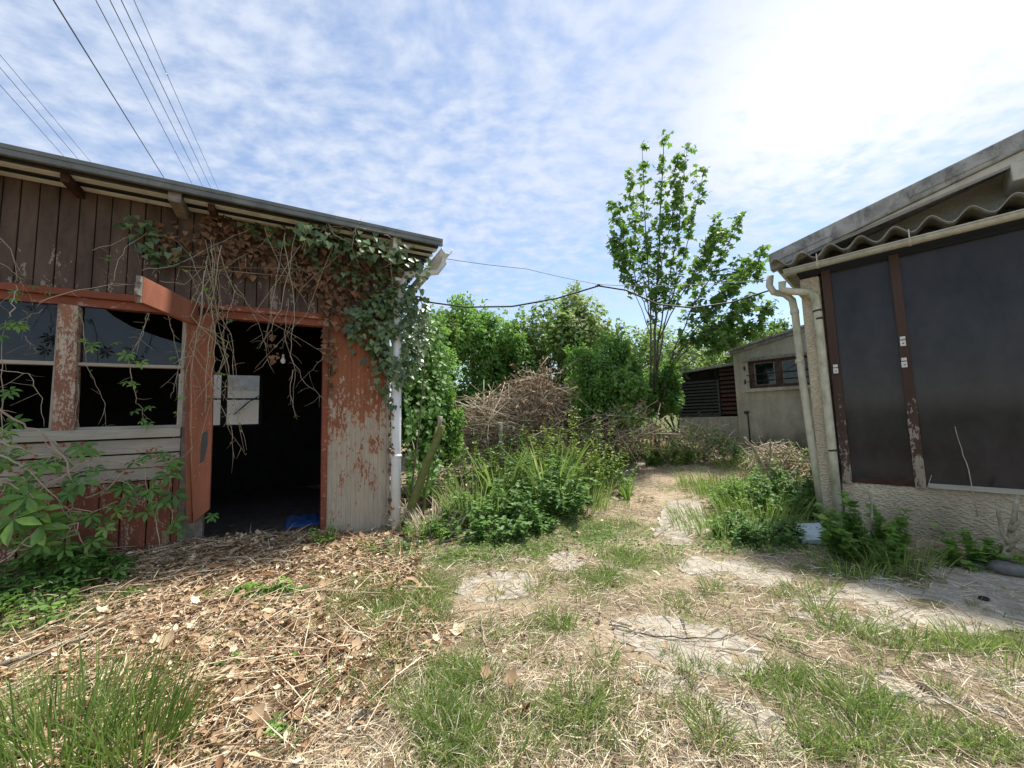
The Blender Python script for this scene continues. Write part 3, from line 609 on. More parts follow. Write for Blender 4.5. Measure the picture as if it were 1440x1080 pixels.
mb = MB(); mb.box(xs0, ue, -EO-.02, -EO+.015, ez-.075, ez+.022); mb.box(xs0, ue, -EO-.028, -EO-.02, ez-.02, ez+.02); mb.box(xs0, ue, -EO-.024, -EO-.02, ez-.07, ez-.055)
mb.build('roof_edge', MT['fascia'], roof, bevel=.004)
mb = MB()
for f0, f1 in ((.33, .47), (.78, .9)): mb.box(xs0, xs1, -EO+f0*EO, -EO+f1*EO, ez-.075, ez-.0555)
mb.build('pale_lap', MT['roofband'], roof)
for (x, y, o, wd, h, mt) in ((92,243,EO-.1,.06,.08,'brownwood'),(246,274,EO-.03,.10,.1,'greywood'),(297,290,EO-.12,.06,.07,'brownwood'),(460,345,EO-.1,.06,.08,'brownwood')):
    p = PL.loc(x, y, o); mb = MB(); z1 = ez-.066
    mb.box(p[0]-wd/2, p[0]+wd/2, -o, .1, z1-h, z1, j=.004); mb.build('rafter', MT[mt], roof, bevel=.005)
# right end verge of roof, gutter and pipe
g0 = np.array([ue+.05, -EO+.05, ez-.12]); mb = MB()
pts = []
def halfround(mb, p0, p1, r, sides=8, t=.006, c=None):
    p0 = np.array(p0, float); p1 = np.array(p1, float); d = (p1-p0)/np.linalg.norm(p1-p0); s_ = np.cross(d, [0, 0, 1.]); s_ /= np.linalg.norm(s_)
    a = np.linspace(math.pi, 2*math.pi, sides+1)
    O = [s_*math.cos(q)*r+np.array([0, 0, 1])*math.sin(q)*r for q in a]; I = [v*(1-t/r) for v in O[::-1]]
    ring = np.array(O+I); n = len(ring); V = np.concatenate([p0+ring, p1+ring])
    F = [np.array([[i, (i+1) % n, n+(i+1) % n, n+i] for i in range(n)]), np.array([list(range(n))[::-1]]), np.array([list(range(n, 2*n))])]
    mb.add(V, F, c)
halfround(mb, [ue+.06, -EO-.03, ez-.10], [ue+.06, DEPTH, ez-.2], .075)
rg = mb.build('gutter', MT['white'], shed, smooth=False)
mb = MB(); pw = [PL.loc(*p) for p in ((632,362,.38),(622,372,.34),(606,384,.2),(604,402,.15),(604,430,.12))]
mb.tube([(ue+.06, -.30, ez-.15), (ue+.06, -.30, ez-.24), (ue+.0, -.2, ez-.34), (UC+.2, -.12, ez-.42), (UC+.17, -.1, ez-.52), (UC+.1, -.1, ez-.9), (UC+.085, -.1, 2.3), (UC+.075, -.1, 1.2), (UC+.065, -.1, .03)], [.042, .042, .042, .042, .046, .06, .062, .062, .062], 14)
pipe = mb.build('drainpipe', MT['white'], shed, smooth=True)
for z in (2.0, .9, ez-.53): mb = MB(); mb.tube([(UC+.085-(2.3-min(z, 2.3))*.009, -.1, z), (UC+.085-(2.3-min(z, 2.3))*.009, -.1, z+.04)], .07, 14); mb.build('pipe_collar', MT['white'], pipe)
mb = MB(); mb.box(UC-.02, UC+.03, -EO+.03, DEPTH, ez-.2, ez-.06); mb.build('verge_board', MT['roofband'], roof)
# body of the shed: floor, side, rear wall with a window, ceiling
RY = 3.6
p0, p1, p2, p3 = [PL.loc(x, y, -RY) for x, y in ((301,526),(367,528),(366,596),(300,598))]
wx0 = PL.loc(250, 530, -RY)[0]; wx1 = p1[0]; wz0 = p2[2]; wz1 = p1[2]
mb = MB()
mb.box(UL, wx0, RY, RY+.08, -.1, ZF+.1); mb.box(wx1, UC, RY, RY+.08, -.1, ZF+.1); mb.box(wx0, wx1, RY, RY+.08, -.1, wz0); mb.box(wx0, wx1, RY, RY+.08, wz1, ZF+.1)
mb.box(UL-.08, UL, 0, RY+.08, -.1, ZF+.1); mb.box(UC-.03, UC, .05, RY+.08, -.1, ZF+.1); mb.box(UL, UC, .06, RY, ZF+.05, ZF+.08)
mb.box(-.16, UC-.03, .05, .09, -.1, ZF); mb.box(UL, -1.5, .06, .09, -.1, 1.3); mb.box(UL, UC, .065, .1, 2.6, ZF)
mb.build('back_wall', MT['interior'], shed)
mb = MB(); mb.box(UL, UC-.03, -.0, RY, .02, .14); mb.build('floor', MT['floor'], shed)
mb = MB(); mx = PL.loc(316, 560, -RY)[0]; zz = PL.loc(340, 561, -RY)[2]
mb.box(mx-.055, mx+.035, RY-.02, RY+.06, wz0, wz1); mb.box(wx0, wx1, RY+.0, RY+.05, zz-.015, zz+.015); mb.box(wx1-.02, wx1+.03, RY-.03, RY-.001, wz0-.03, wz1+.03); mb.box(wx0, wx1+.03, RY-.03, RY-.001, wz0-.04, wz0)
mb.build('rear_window', MT['black'], shed)
mb = MB()
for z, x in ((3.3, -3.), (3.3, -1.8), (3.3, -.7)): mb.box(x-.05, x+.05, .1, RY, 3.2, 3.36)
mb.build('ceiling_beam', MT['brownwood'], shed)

# white vehicle beyond the rear window
van = thing('parked_van', 'white vehicle with a pale rounded window, seen through the rear window of the shed', 'van', PL.w((wx0+.4, RY+2.6, 0)), PL.rz)
mb = MB(); mb.prism([(-2.2, .35), (2.6, .35), (2.7, 1.2), (2.6, 2.0), (2.3, 2.75), (-2.0, 2.85), (-2.3, 2.4)], 0, 1.9); mb.build('body', MT['vanwhite'], van, bevel=.12)
mb = MB(); c = PL.loc(338, 541, -RY-2.6); xo = c[0]-(wx0+.4)
mb.prism([(xo-.28, c[2]-.14), (xo+.62, c[2]-.14), (xo+.62, c[2]+.1), (xo+.5, c[2]+.24), (xo-.16, c[2]+.26), (xo-.28, c[2]+.14)], -.012, .01); mb.build('side_window', m_plain('pale_window_glass', (.62, .66, .68), .15, .5), van)
mb = MB(); mb.tube([(xo-.1, -.03, c[2]-.72), (xo+.18, -.04, c[2]-.42), (xo+.5, -.03, c[2]-.2)], .016, 5); mb.build('wiper', MT['black'], van)
for xx in (-1.4, 1.7):
    mb = MB(); mb.tube([(xx, -.02, .33), (xx, .2, .33)], .33, 20); w_ = mb.build('wheel', MT['black'], van)
    mb = MB(); mb.tube([(xx, -.03, .33), (xx, -.015, .33)], .19, 14); mb.build('rim', MT['latch'], w_)

# bulb hanging in the doorway
P = PL.wp(398, 506, -.5); top = PL.w((PL.loc(398, 506, -.5)[0], .5, ZF+.05))
bulb = thing('light_bulb', 'small white bulb hanging on a cord inside the dark doorway', 'light bulb', P)
mb = MB(); mb.tube([top-P, (0, 0, .06)], .004, 5); mb.build('cord', MT['black'], bulb)
mb = MB(); mb.tube([(0, 0, .07), (0, 0, .03)], .014, 8); mb.build('socket', MT['latch'], bulb)
mb = MB(); mb.tube([(0, 0, .03), (0, 0, .015), (0, 0, -.01), (0, 0, -.035), (0, 0, -.05)], [.012, .018, .03, .026, .006], 12); mb.build('glass_bulb', m_plain('milk_glass', (.85, .86, .88), .2, .5, var=.03), bulb, smooth=True)
# tarp on the shed floor, cloth behind the window
def crumple(name, c, rx, ry, h, m, lab, cat, seed, rz=0):
    n = 22; X, Y = np.meshgrid(np.linspace(-1, 1, n), np.linspace(-1, 1, n)); r = np.maximum(abs(X), abs(Y))
    Z = h*(fbm(X*2.3+seed, Y*2.3+seed)*1.2+.25)*(1-r**4)
    X2 = X*rx*(1+.25*(fbm(Y*2+seed, X+3)-.5)); Y2 = Y*ry*(1+.3*(fbm(X*2+seed+5, Y)-.5)); mb = MB()
    i = (np.arange(n-1)[:, None]*n+np.arange(n-1)[None, :]).ravel(); mb.add(np.column_stack([X2.ravel(), Y2.ravel(), Z.ravel()]), np.stack([i, i+1, i+n+1, i+n], -1))
    o = mb.build(name, m, loc=c, rz=rz, smooth=True); sd = o.modifiers.new('thick', 'SOLIDIFY'); sd.thickness = .006; return tag(o, lab, cat)
tp = PL.w((-.38, .55, .143)); crumple('tarpaulin', tp, .2, .28, .06, MT['tarp'], 'crumpled bright blue tarpaulin on the floor just inside the doorway', 'tarpaulin', 4, PL.rz)
cl = PL.w((-1.92, .3, 1.31)); 
tb = thing('workbench', 'workbench inside the shed under the window, carrying a blue cloth', 'workbench', PL.w((-2.4, .35, .14)), PL.rz)
mb = MB(); mb.box(-1.2, .8, -.22, .3, 1.1, 1.16); mb.build('bench_top', MT['brownwood'], tb)
for a, b_ in ((-1.1, -.2), (.72, -.2), (-1.1, .22), (.72, .22)): mb = MB(); mb.box(a, a+.07, b_, b_+.07, 0, 1.1); mb.build('leg', MT['brownwood'], tb)
crumple('blue_cloth', PL.w((-1.9, .3, 1.302)), .32, .17, .07, MT['bluecloth'], 'blue cloth heaped on the workbench behind the broken window', 'cloth', 9, PL.rz)

# ------------------------------------------------------------------ RIGHT HOUSE
house = thing('rendered_house', 'low house with dark glazed front, cement verge and rough render', 'house', PR.o, PR.rz)
XR = 3.2; XL = PR.loc(1128, 430)[0]
def lr(x, y, o=0): return PR.loc(x, y, o)
mb = MB(); mb.box(-.005, XR, -.0, .25, -.2, .515); mb.build('base_wall', MT['stucco'], house, bevel=.012)
mb = MB(); mb.box(XL, -.012, -.01, .3, -.2, 2.95); mb.box(XL, XL+.25, .3, 6, -.2, 3.0); mb.build('corner_wall', MT['stucco'], house, bevel=.012)
for (a, b_) in ((lr(1155,390)[0], lr(1168,390)[0]), (lr(1249,365)[0], lr(1263,365)[0]+.005), (1.62, 1.69)):
    mb = MB(); mb.box(a, b_, -.035, .05, .50, 2.99, j=.003); mb.build('glazing_post', MT['brownpost'], house, bevel=.004)
pA = lr(1168, 390)[0]; pB = lr(1249, 365)[0]; pC = lr(1263, 365)[0]+.005
for a, b_ in ((pA, pB), (pC, 1.62), (1.69, XR)):
    mb = MB(); mb.box(a, b_, .0, .012, .56, 2.96); mb.build('dark_pane', MT['panel'], house)
mb = MB(); mb.box(pA, pB, -.012, .04, .516, .575); mb.build('bottom_rail', MT['brownwood'], house, bevel=.003)
mb = MB(); mb.box(pC+.01, 1.62, -.05, .04, .516, .562); mb.build('bottom_rail', MT['sill'], house, bevel=.003)
mb = MB(); mb.box(XL, XR, -.02, .06, 2.96, 3.1); mb.build('head_beam', MT['black'], house)
for (x, y) in ((1175,519),(1269.5,480),(1271.5,510)):
    p = lr(x, y, .05); mb = MB(); mb.box(p[0]-.022, p[0]+.022, -.052, -.036, p[2]-.05, p[2]+.012); mb.box(p[0]-.02, p[0]+.022, -.06, -.036, p[2]+.02, p[2]+.052)
    l_ = mb.build('window_latch', MT['latch'], house, bevel=.002); mb = MB(); mb.box(p[0]-.004, p[0]+.008, -.054, -.0525, p[2]-.028, p[2]-.018); mb.build('keyhole', MT['black'], l_)
# corrugated lean-to sheet
CO = .24
cr = [lr(x, y, CO) for x, y in ((1126,355),(1173,342),(1218,333),(1265,319),(1315,303),(1370,289),(1429,274))]
per = (cr[-1][0]-cr[0][0])/6; cz = np.polyfit([p[0] for p in cr], [p[2] for p in cr], 1)
x0c = lr(1083, 378, CO)[0]; xs = np.arange(x0c, XR, per/14); mb = MB(); amp = .055
prof = np.polyval(cz, np.minimum(xs, 2.5))-amp+.02+amp*np.cos((xs-cr[0][0])/per*2*math.pi)+.006*np.sin(xs*9)
ysheet = np.linspace(-CO, .3, 5); V = []; t_ = .012
for yy in ysheet:
    for x_, z_ in zip(xs, prof): V.append((x_, yy, z_+(yy+CO)*.1))
V = np.array(V); n = len(xs); Vb = V-np.array([0, 0, t_]); m_ = len(V)
i = (np.arange(len(ysheet)-1)[:, None]*n+np.arange(n-1)[None, :]).ravel(); j_ = np.arange(n-1)
mb.add(np.concatenate([V, Vb]), np.concatenate([np.stack([i, i+1, i+n+1, i+n], -1), np.stack([i, i+n, i+n+1, i+1], -1)+m_, np.stack([j_, j_+m_, j_+1+m_, j_+1], -1)]))
mb.build('corrugated_sheet', MT['corrug'], house, smooth=False)
# gutter under the sheet
GO = .2; ga = lr(1103, 386, GO); gb = lr(1440, 303, GO); sl = (gb[2]-ga[2])/(gb[0]-ga[0])
mb = MB(); halfround(mb, (ga[0], -GO, ga[2]+.035), (XR, -GO, ga[2]+.035+sl*(XR-ga[0])), .055); gt = mb.build('gutter', MT['gutter'], house)
mb = MB(); mb.tube([(ga[0], -GO-.057, ga[2]+.037), (XR, -GO-.057, ga[2]+.037+sl*(XR-ga[0]))], .009, 6); mb.build('gutter_lip', MT['gutter'], gt, smooth=True)
for x in (1150, 1283):
    p = lr(x, 370, GO); mb = MB(); z = ga[2]+.035+sl*(p[0]-ga[0]); halfround(mb, (p[0]-.012, -GO, z), (p[0]+.012, -GO, z), .061); mb.box(p[0]-.005, p[0]+.005, -GO-.06, -GO-.05, z, z+.1); mb.build('gutter_bracket', MT['gutter'], gt)
# gable wall, verge, roof
VO = .13
v0 = lr(1080, 358, VO); v1 = lr(1440, 181, VO); w0 = lr(1086, 380, VO); w1 = lr(1440, 209, VO); b0 = lr(1131, 356, VO-.03); b1 = lr(1440, 224, VO-.03)
ext = lambda a, b_, x: a[2]+(b_[2]-a[2])*(x-a[0])/(b_[0]-a[0])
mb = MB(); mb.prism([(v0[0], v0[2]), (v0[0]+.01, w0[2]-.0), (XR, ext(w0, w1, XR)), (XR, ext(v0, v1, XR))], -VO, -VO+.14, .5)
mb.prism([(v0[0]+.05, v0[2]-.02), (v0[0]+.05, w0[2]+.02), (XR, ext(w0, w1, XR)+.03), (XR, ext(v0, v1, XR)-.02)], -VO+.14, 6.2)
vg = mb.build('verge', MT['cement'], house, bevel=.008)
for k in range(7):
    mb = MB(); xa = v0[0]+.02+k*.62; xb_ = xa+.615; za = ext(v0, v1, xa); zb_ = ext(v0, v1, xb_)
    if k % 2 == 0: mb.prism([(xa, za-.035), (xa+.01, za-.13), (xb_, zb_-.14), (xb_+.01, zb_-.03)], -VO-.012, -VO-.001); mb.build('cement_patch', MT['cement'], vg, bevel=.004)
mb = MB(); mb.prism([(v0[0]+.12, ext(w0, w1, v0[0]+.12)-.004), (XR, ext(w0, w1, XR)-.004), (XR, ext(b0, b1, XR)), (v0[0]+.12, ext(b0, b1, v0[0]+.12))], -VO+.03, -VO+.06); mb.build('barge_board', MT['creamboard'], house)
mb = MB(); mb.prism([(XL, 2.95), (XR, 2.95), (XR, ext(w0, w1, XR)), (XL, ext(w0, w1, XL))], .28, .34); mb.build('gable_wall', MT['gable'], house)
p = lr(1434, 238, .1); mb = MB(); mb.box(p[0]-.05, p[0]+.09, -.12, .28, p[2]-.1, p[2]+.07); mb.build('purlin_end', MT['creamboard'], house, bevel=.006)
# main roof gutter end and downpipes
p = lr(1078, 392, -.02); mb = MB(); halfround(mb, (XL-.12, -.16, p[2]+.02), (XL-.12, 6, p[2]+.02), .07); mb.build('eaves_gutter', MT['gutter'], house)
mb = MB(); mb.prism([(XL-.16, w0[2]-.0), (XL-.02, w0[2]-.02), (XL-.02, w0[2]-.1), (XL-.13, w0[2]-.1)], -.05, 6); mb.build('eaves_board', MT['cement'], house)
def pp(x, y, o): q = lr(x, y, o); return q
mb = MB(); mb.tube([pp(1083,388,.02), pp(1082,402,.02), pp(1088,411,.02), pp(1104,414,.02), pp(1114,422,.0), pp(1118,440,-.02), pp(1128,530,-.02), pp(1141,620,-.02), pp(1156,720,-.02)], .04, 14)
d1 = mb.build('downpipe', MT['creamlow'], house, smooth=True)
for (x, y) in ((1117, 436), (1124, 505)): a = pp(x, y, -.02); mb = MB(); mb.tube([a, a-np.array([-.002, 0, .05])], .046, 14); mb.build('pipe_collar', MT['creamlow'], d1)
mb = MB(); mb.tube([pp(1100,396,.12), pp(1100,407,.11), pp(1112,410,.1), pp(1136,411,.1), pp(1146,418,.08), pp(1149,432,.07), pp(1158,520,.07), pp(1168,610,.07), pp(1182,748,.07)], .042, 14)
d2 = mb.build('downpipe', MT['creamlow'], house, smooth=True)
for (x, y) in ((1149.5, 436), (1152, 447), (1171, 632)): a = pp(x, y, .07); mb = MB(); mb.tube([a, a-np.array([-.002, 0, .02])], .047, 14); mb.build('pipe_collar', MT['iron'], d2)
mb = MB(); mb.box(XL, XR, 6, 6.2, -.2, 3.0); mb.box(XR-.2, XR, .3, 6, -.2, 3.6); mb.box(-.1, XR, .31, .33, 0, 2.95); mb.build('rear_wall', MT['gable'], house)

# ------------------------------------------------------------------ SMALL OUTHOUSE
out_ = thing('small_outhouse', 'small rendered outhouse with a barred low window behind the downpipes', 'outhouse', PS.o, PS.rz)
def ls(x, y, o=0): return PS.loc(x, y, o)
c0 = ls(1030, 492); xa = c0[0]; XE = xa+4.
rz_ = np.polyfit([ls(1026,494)[0], ls(1120,463)[0]], [ls(1026,494)[2], ls(1120,463)[2]], 1); rr = lambda x: float(np.polyval(rz_, x))
wq = [ls(1051,508), ls(1140,498), ls(1140,541), ls(1053,547)]
wx0_, wx1_ = wq[0][0], wq[1][0]+.25; wzt = ls(1055,508)[2]; wzb = ls(1055,547)[2]
mb = MB(); mb.prism([(xa, .2), (wx0_, .2), (wx0_, rr(wx0_)-.03), (xa, rr(xa)-.03)], 0, .2); mb.prism([(wx1_, .2), (XE, .2), (XE, rr(XE)-.03), (wx1_, rr(wx1_)-.03)], 0, .2)
mb.box(wx0_, wx1_, 0, .2, .2, wzb); mb.prism([(wx0_, wzt), (wx1_, wzt), (wx1_, rr(wx1_)-.03), (wx0_, rr(wx0_)-.03)], 0, .2)
mb.box(xa, xa+.2, .2, 3.5, .2, rr(xa)-.06); mb.box(xa, XE, 3.5, 3.7, .2, rr(xa)-.06); mb.box(wx0_-.1, wx1_+.1, .19, .21, wzb-.1, wzt+.1)
mb.build('wall', MT['render2'], out_)
mb = MB(); x1 = xa-.12; mb.prism([(x1, rr(x1)-.025), (XE, rr(XE)-.025), (XE, rr(XE)+.03), (x1, rr(x1)+.03)], -.13, 3.8); mb.prism([(x1+.1, rr(x1+.1)-.12), (XE, rr(XE)-.12), (XE, rr(XE)-.03), (x1+.1, rr(x1+.1)-.03)], -.05, -.003)
rf = mb.build('roof', MT['cement'], out_)
mb = MB(); mb.tube([(xa-.1, -.16, rr(xa)-.1), (xa-.1, -.02, rr(xa)-.1)], .06, 10); mb.build('gutter_end', MT['white'], rf)
mb = MB(); T = .05
mb.box(wx0_, wx1_, .05, .1, wzt-.07, wzt); mb.box(wx0_, wx1_, .05, .1, wzb, wzb+.09); mb.box(wx0_, wx0_+.13, .05, .1, wzb+.09, wzt-.07)
cx = ls(1096, 525)[0]; mb.box(cx-.1, cx+.06, .045, .1, wzb+.09, wzt-.07); mb.box(wx1_-.1, wx1_, .05, .1, wzb+.09, wzt-.07)
wn = mb.build('window', MT['window2'], out_, bevel=.006)
for a, b_ in ((wx0_+.13, cx-.1), (cx+.06, wx1_-.1)):
    mb = MB(); mb.box(a, b_, .075, .085, wzb+.09, wzt-.07); mb.build('pane', MT['pane2'], wn)
    mb = MB(); mb.box(a, b_, .066, .074, wzb+.09, wzb+.105); mb.box(a, b_, .066, .074, wzt-.09, wzt-.07); mb.box(a, a+.03, .066, .074, wzb+.105, wzt-.09); mb.box(b_-.03, b_, .066, .074, wzb+.105, wzt-.09); mb.build('bead', MT['lintel'], wn)
for z in (wzb+.2, wzb+.38): mb = MB(); mb.tube([(wx0_-.05, -.01, z), (wx1_, -.01, z+.03)], .012, 6); mb.build('bar', MT['iron'], wn)
mb = MB(); mb.box(wx0_-.12, wx1_, -.06, .02, wzt+.0, wzt+.08, j=.015); mb.build('lintel', MT['lintel'], out_)
mb = MB(); mb.box(wx0_-.1, wx1_, -.09, .03, wzb-.09, wzb-.005, j=.012); mb.build('sill', MT['render2'], out_)
for (x, y) in ((1047,518),(1048,537)): q = ls(x, y); mb = MB(); mb.box(q[0]-.02, q[0]+.02, -.03, 0, q[2]-.06, q[2]+.05); mb.build('hook', MT['iron'], out_)
q = ls(1053, 590); mb = MB(); mb.tube([(q[0], -.05, q[2]-.6), (q[0], -.05, q[2]+.1), (q[0]-.04, -.05, q[2]+.2)], .018, 6); mb.tube([(q[0]-.08, -.06, q[2]+.2), (q[0]+.03, -.06, q[2]+.2)], .035, 6); mb.build('standpipe', MT['iron'], out_)
# slatted shed
sl_ = thing('slatted_shed', 'low shed front of dark horizontal slats left of the small outhouse', 'shed', PS.w((0, .55, 0)), PS.rz)
def lz(x, y): return PS.loc(x, y, -.55)
a0 = lz(952, 535)[0]; a1 = lz(1011, 540)[0]; a2 = lz(1034, 540)[0]; zt_ = lz(1000, 536)[2]; zb_ = lz(1000, 583)[2]
mb = MB(); zz = zb_
while zz < zt_:
    mb.hexa([(a0, -.02, zz), (a1, -.02, zz), (a0, .05, zz+.05), (a1, .05, zz+.05), (a0, -.03, zz+.02), (a1, -.03, zz+.02), (a0, .04, zz+.07), (a1, .04, zz+.07)]); zz += .1
mb.box(a1-.05, a1, -.035, .06, zb_-.05, zt_+.03); mb.box(a0, a1, -.035, .06, zb_-.06, zb_-.01); mb.build('slat_panel', MT['slat'], sl_)
mb = MB(); zz = zb_
while zz < zt_+.3:
    mb.hexa([(a1+.02, 0, zz), (a2, 0, zz), (a1+.02, .07, zz+.06), (a2, .07, zz+.06), (a1+.02, -.01, zz+.03), (a2, -.01, zz+.03), (a1+.02, .06, zz+.09), (a2, .06, zz+.09)]); zz += .13
mb.build('slat_panel', MT['slatred'], sl_)
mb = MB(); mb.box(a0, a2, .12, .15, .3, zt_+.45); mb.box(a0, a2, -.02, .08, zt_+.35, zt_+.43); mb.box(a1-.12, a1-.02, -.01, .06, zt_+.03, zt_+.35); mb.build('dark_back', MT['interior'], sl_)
mb = MB(); ta = lz(975, 524)[2]; tb_ = lz(1030, 514)[2]; mb.prism([(a0+.1, ta), (a2+.1, tb_), (a2+.1, tb_+.07), (a0+.1, ta+.07)], -.2, 2.2); mb.build('roof', MT['cement'], sl_)
mb = MB(); mb.box(a0, a2+.0, -.03, .1, .2, zb_-.07); mb.build('base_wall', MT['render2'], sl_)

# ------------------------------------------------------------------ loose objects in the yard
def rock(name, px, py, sx, sy, sz, m, lab, cat, rz=0, seed=1, group=None):
    c = gpt(px, py); n, k = 14, 9; V = []
    for i in range(k+1):
        ph = math.pi*i/k
        for j in range(n):
            th = 2*math.pi*j/n; d = np.array([math.sin(ph)*math.cos(th), math.sin(ph)*math.sin(th), math.cos(ph)])
            d = np.sign(d)*abs(d)**.75; r = .8+.45*float(fbm(np.array(d[0]*1.5+seed*3.1), np.array(d[1]*1.5+d[2]*1.3+seed)))-.2
            V.append(d*r*np.array([sx, sy, sz]))
    F = [[i*n+j, (i+1)*n+j, (i+1)*n+(j+1) % n, i*n+(j+1) % n] for i in range(k) for j in range(n)]
    mb = MB(); mb.add(V, np.array(F)); o = mb.build(name, m, loc=c+np.array([0, 0, sz*.6+.01]), rz=rz); return tag(o, lab, cat, group)
rock('rock', 1378, 800, .09, .06, .03, MT['stone'], 'small flat grey stone against the render, left of the larger stone', 'stone', -.6, 1)
rock('rock', 1418, 808, .14, .1, .06, MT['stone'], 'larger flat grey stone lying under the cut shrub', 'stone', -.7, 2)
rock('coal_lump', 1384, 846, .035, .028, .016, MT['black'], 'small black lump lying on the large concrete slab', 'lump', 0, 3)
P = [gpt(x, y) for x, y in ((1118,757),(1122,744),(1166,742),(1172,768),(1128,768))]; c = np.mean(P, 0)
mb = MB(); mb.flat([p-c+np.array([0, 0, .06]) for p in P], .04); tag(mb.build('painted_board', MT['blueboard'], loc=c), 'pale blue board lying in the weeds at the foot of the downpipes', 'board')
def stick(name, pix, r, m, lab, cat='twig', group='fallen twigs', lift=.02, forks=()):
    W = [gpt(x, y)+np.array([0, 0, lift]) for x, y in pix]; c = W[0].copy(); P = []
    for a, b_ in zip(W[:-1], W[1:]):
        for t in np.linspace(0, 1, 5)[:-1]: P.append(a*(1-t)+b_*t+U(-.008, .008, 3))
    P.append(W[-1]); P = np.array(P); mb = MB(); mb.tube(P-c, np.linspace(r, r*.45, len(P)), 6, .6)
    for k, v in forks: mb.tube(np.array([P[k], P[k]+np.array(v)*.5+[0, 0, .02], P[k]+np.array(v)])-c, [r*.5, r*.35, r*.15], 5, .6)
    return tag(mb.build(name, m, loc=c), lab, cat, group)
stick('fallen_twig', ((676,868),(680,905),(690,935),(712,985),(728,1030),(748,1085)), .006, MT['vine'], 'long pale twig running from mid yard down to the bottom edge', forks=((6, (.1, -.12, 0)), (10, (-.1, -.1, 0))))
stick('fallen_twig', ((858,884),(905,896),(960,903),(1015,903),(1046,890)), .005, MT['bark'], 'dark thin twig lying across the dusty middle slab', forks=((8, (.12, -.06, .01)),))
stick('fallen_twig', ((1050,892),(1085,905),(1130,925),(1195,948)), .005, MT['bark'], 'dark twig lying among grass to the right of the middle slab', forks=((4, (.1, .06, .01)),))
stick('fallen_twig', ((1288,962),(1340,1000),(1390,1040),(1440,1080)), .007, MT['vine'], 'thick pale stem lying diagonally at the bottom right corner')
stick('fallen_branch', ((0,946),(60,925),(120,905),(165,880),(205,862)), .016, MT['palebark'], 'thick pale branch lying in the leaf litter at the left edge', 'branch', None, .04)
stick('fallen_twig', ((30,905),(90,878),(140,850)), .007, MT['vine'], 'pale twig on the litter just behind the thick branch', lift=.04)
stick('fallen_twig', ((150,768),(260,770),(330,752),(398,742)), .008, MT['vine'], 'bent pale twig lying before the doorway sill', lift=.06, forks=((6, (.2, .1, .1)), (9, (.2, -.1, .08))))
stick('fallen_twig', ((430,800),(380,790),(300,800),(250,818)), .006, MT['vine'], 'thin twig lying on brown litter in front of the doorway', lift=.03)
stick('fallen_twig', ((620,770),(690,752),(740,728)), .007, MT['bark'], 'brown twig leaning into the weeds left of the footpath', lift=.05)
stick('fallen_twig', ((545,840),(600,836),(650,832)), .005, MT['vine'], 'straight pale twig on straw at the shed side of the nearest slab', lift=.02)
stick('fallen_branch', ((440,1000),(490,1030),(545,1062)), .007, MT['vine'], 'short grey stem lying in dead leaves at the bottom left', 'branch', None)
for (x, y, s_, lab) in ((330,990,.085,'big pale dead leaf lying right of the tall grass clump'),(352,1030,.07,'orange brown dead leaf lying at the bottom left corner of the litter'),(225,925,.1,'long brown dead leaf tilted behind the tall grass clump'),(500,925,.07,'pale dead leaf at the edge of litter and grass'),(455,852,.075,'brown curled dead leaf standing up by the short grass'),(680,965,.06,'orange dead leaf under the long pale twig'),(715,975,.07,'torn tan dead leaf in the straw right of the long twig'),(275,985,.06,'brown dead leaf folded beside the big pale leaf')):
    mb = MB(); mb.leaves(T_DEAD if s_ != .085 else T_MAPLE, np.zeros((1, 3)), np.array([[U(-.5, .5), -.6, .8]]), np.array([[U(-1, 1), .5, .3]]), s_*1.15, U(.3, .6))
    tag(mb.build('dead_leaf', MT['deadleaf'], loc=gpt(x, y)+np.array([0, 0, .035])), lab, 'leaf', 'large dead leaves')

# ------------------------------------------------------------------ cables
def cable(name, P, r, m, lab, sag=0., group=None, sides=5):
    P = [np.asarray(p, float) for p in P]; c = P[0].copy(); Q = []
    for a, b_ in zip(P[:-1], P[1:]):
        for t in np.linspace(0, 1, 9)[:-1]: Q.append(a*(1-t)+b_*t-np.array([0, 0, sag*4*t*(1-t)]))
    Q.append(P[-1]); mb = MB(); mb.tube(np.array(Q)-c, r, sides)
    return tag(mb.build(name, m, loc=c), lab, 'cable', group)
def overhead(p_far, p_near, lab, r=.016, dn=9., df=26.):
    A = at(*p_far, df); B = at(*p_near, dn); B2 = B+(B-A)*.35
    cable('overhead_cable', [A, B, B2], r, MT['cable'], lab, 0, 'overhead cables above the shed')
overhead((238,262), (72,-5), 'thickest dark overhead cable crossing the sky alone above the shed roof', .02)
overhead((275,268), (132,-5), 'first of four thin cables right of the thick overhead cable', .012)
overhead((288,268), (152,-5), 'second of four thin cables right of the thick overhead cable', .012)
overhead((300,272), (168,-5), 'third of four thin cables right of the thick overhead cable', .012)
overhead((312,278), (186,-5), 'last of four thin cables right of the thick overhead cable, nearest the middle', .009)
overhead((90,220), (-40,75), 'lowest of three cables at the upper left corner', .013, 14, 24)
overhead((110,224), (-40,48), 'middle of three cables at the upper left corner', .013, 14, 24)
overhead((128,228), (-40,30), 'uppermost of three cables at the upper left corner', .011, 14, 24)
cable('hanging_cable', [at(603,425,5.3), at(655,432,5.4), at(720,431,5.4), at(782,420,5.4), at(842,402,5.4), at(880,408,5.4), at(925,428,5.3), at(975,433,5.2), at(1030,425,5.1), at(1083,408,4.95)], .012, MT['cable'], 'thick sagging black cable strung from shed corner across to the house gutter', .0)
cable('span_wire', [at(628,364,4.95), at(740,378,5.2), at(842,400,5.38), at(930,402,5.2), at(1078,394,4.95)], .004, MT['wire'], 'thin straight wire above the sagging black cable', .01)
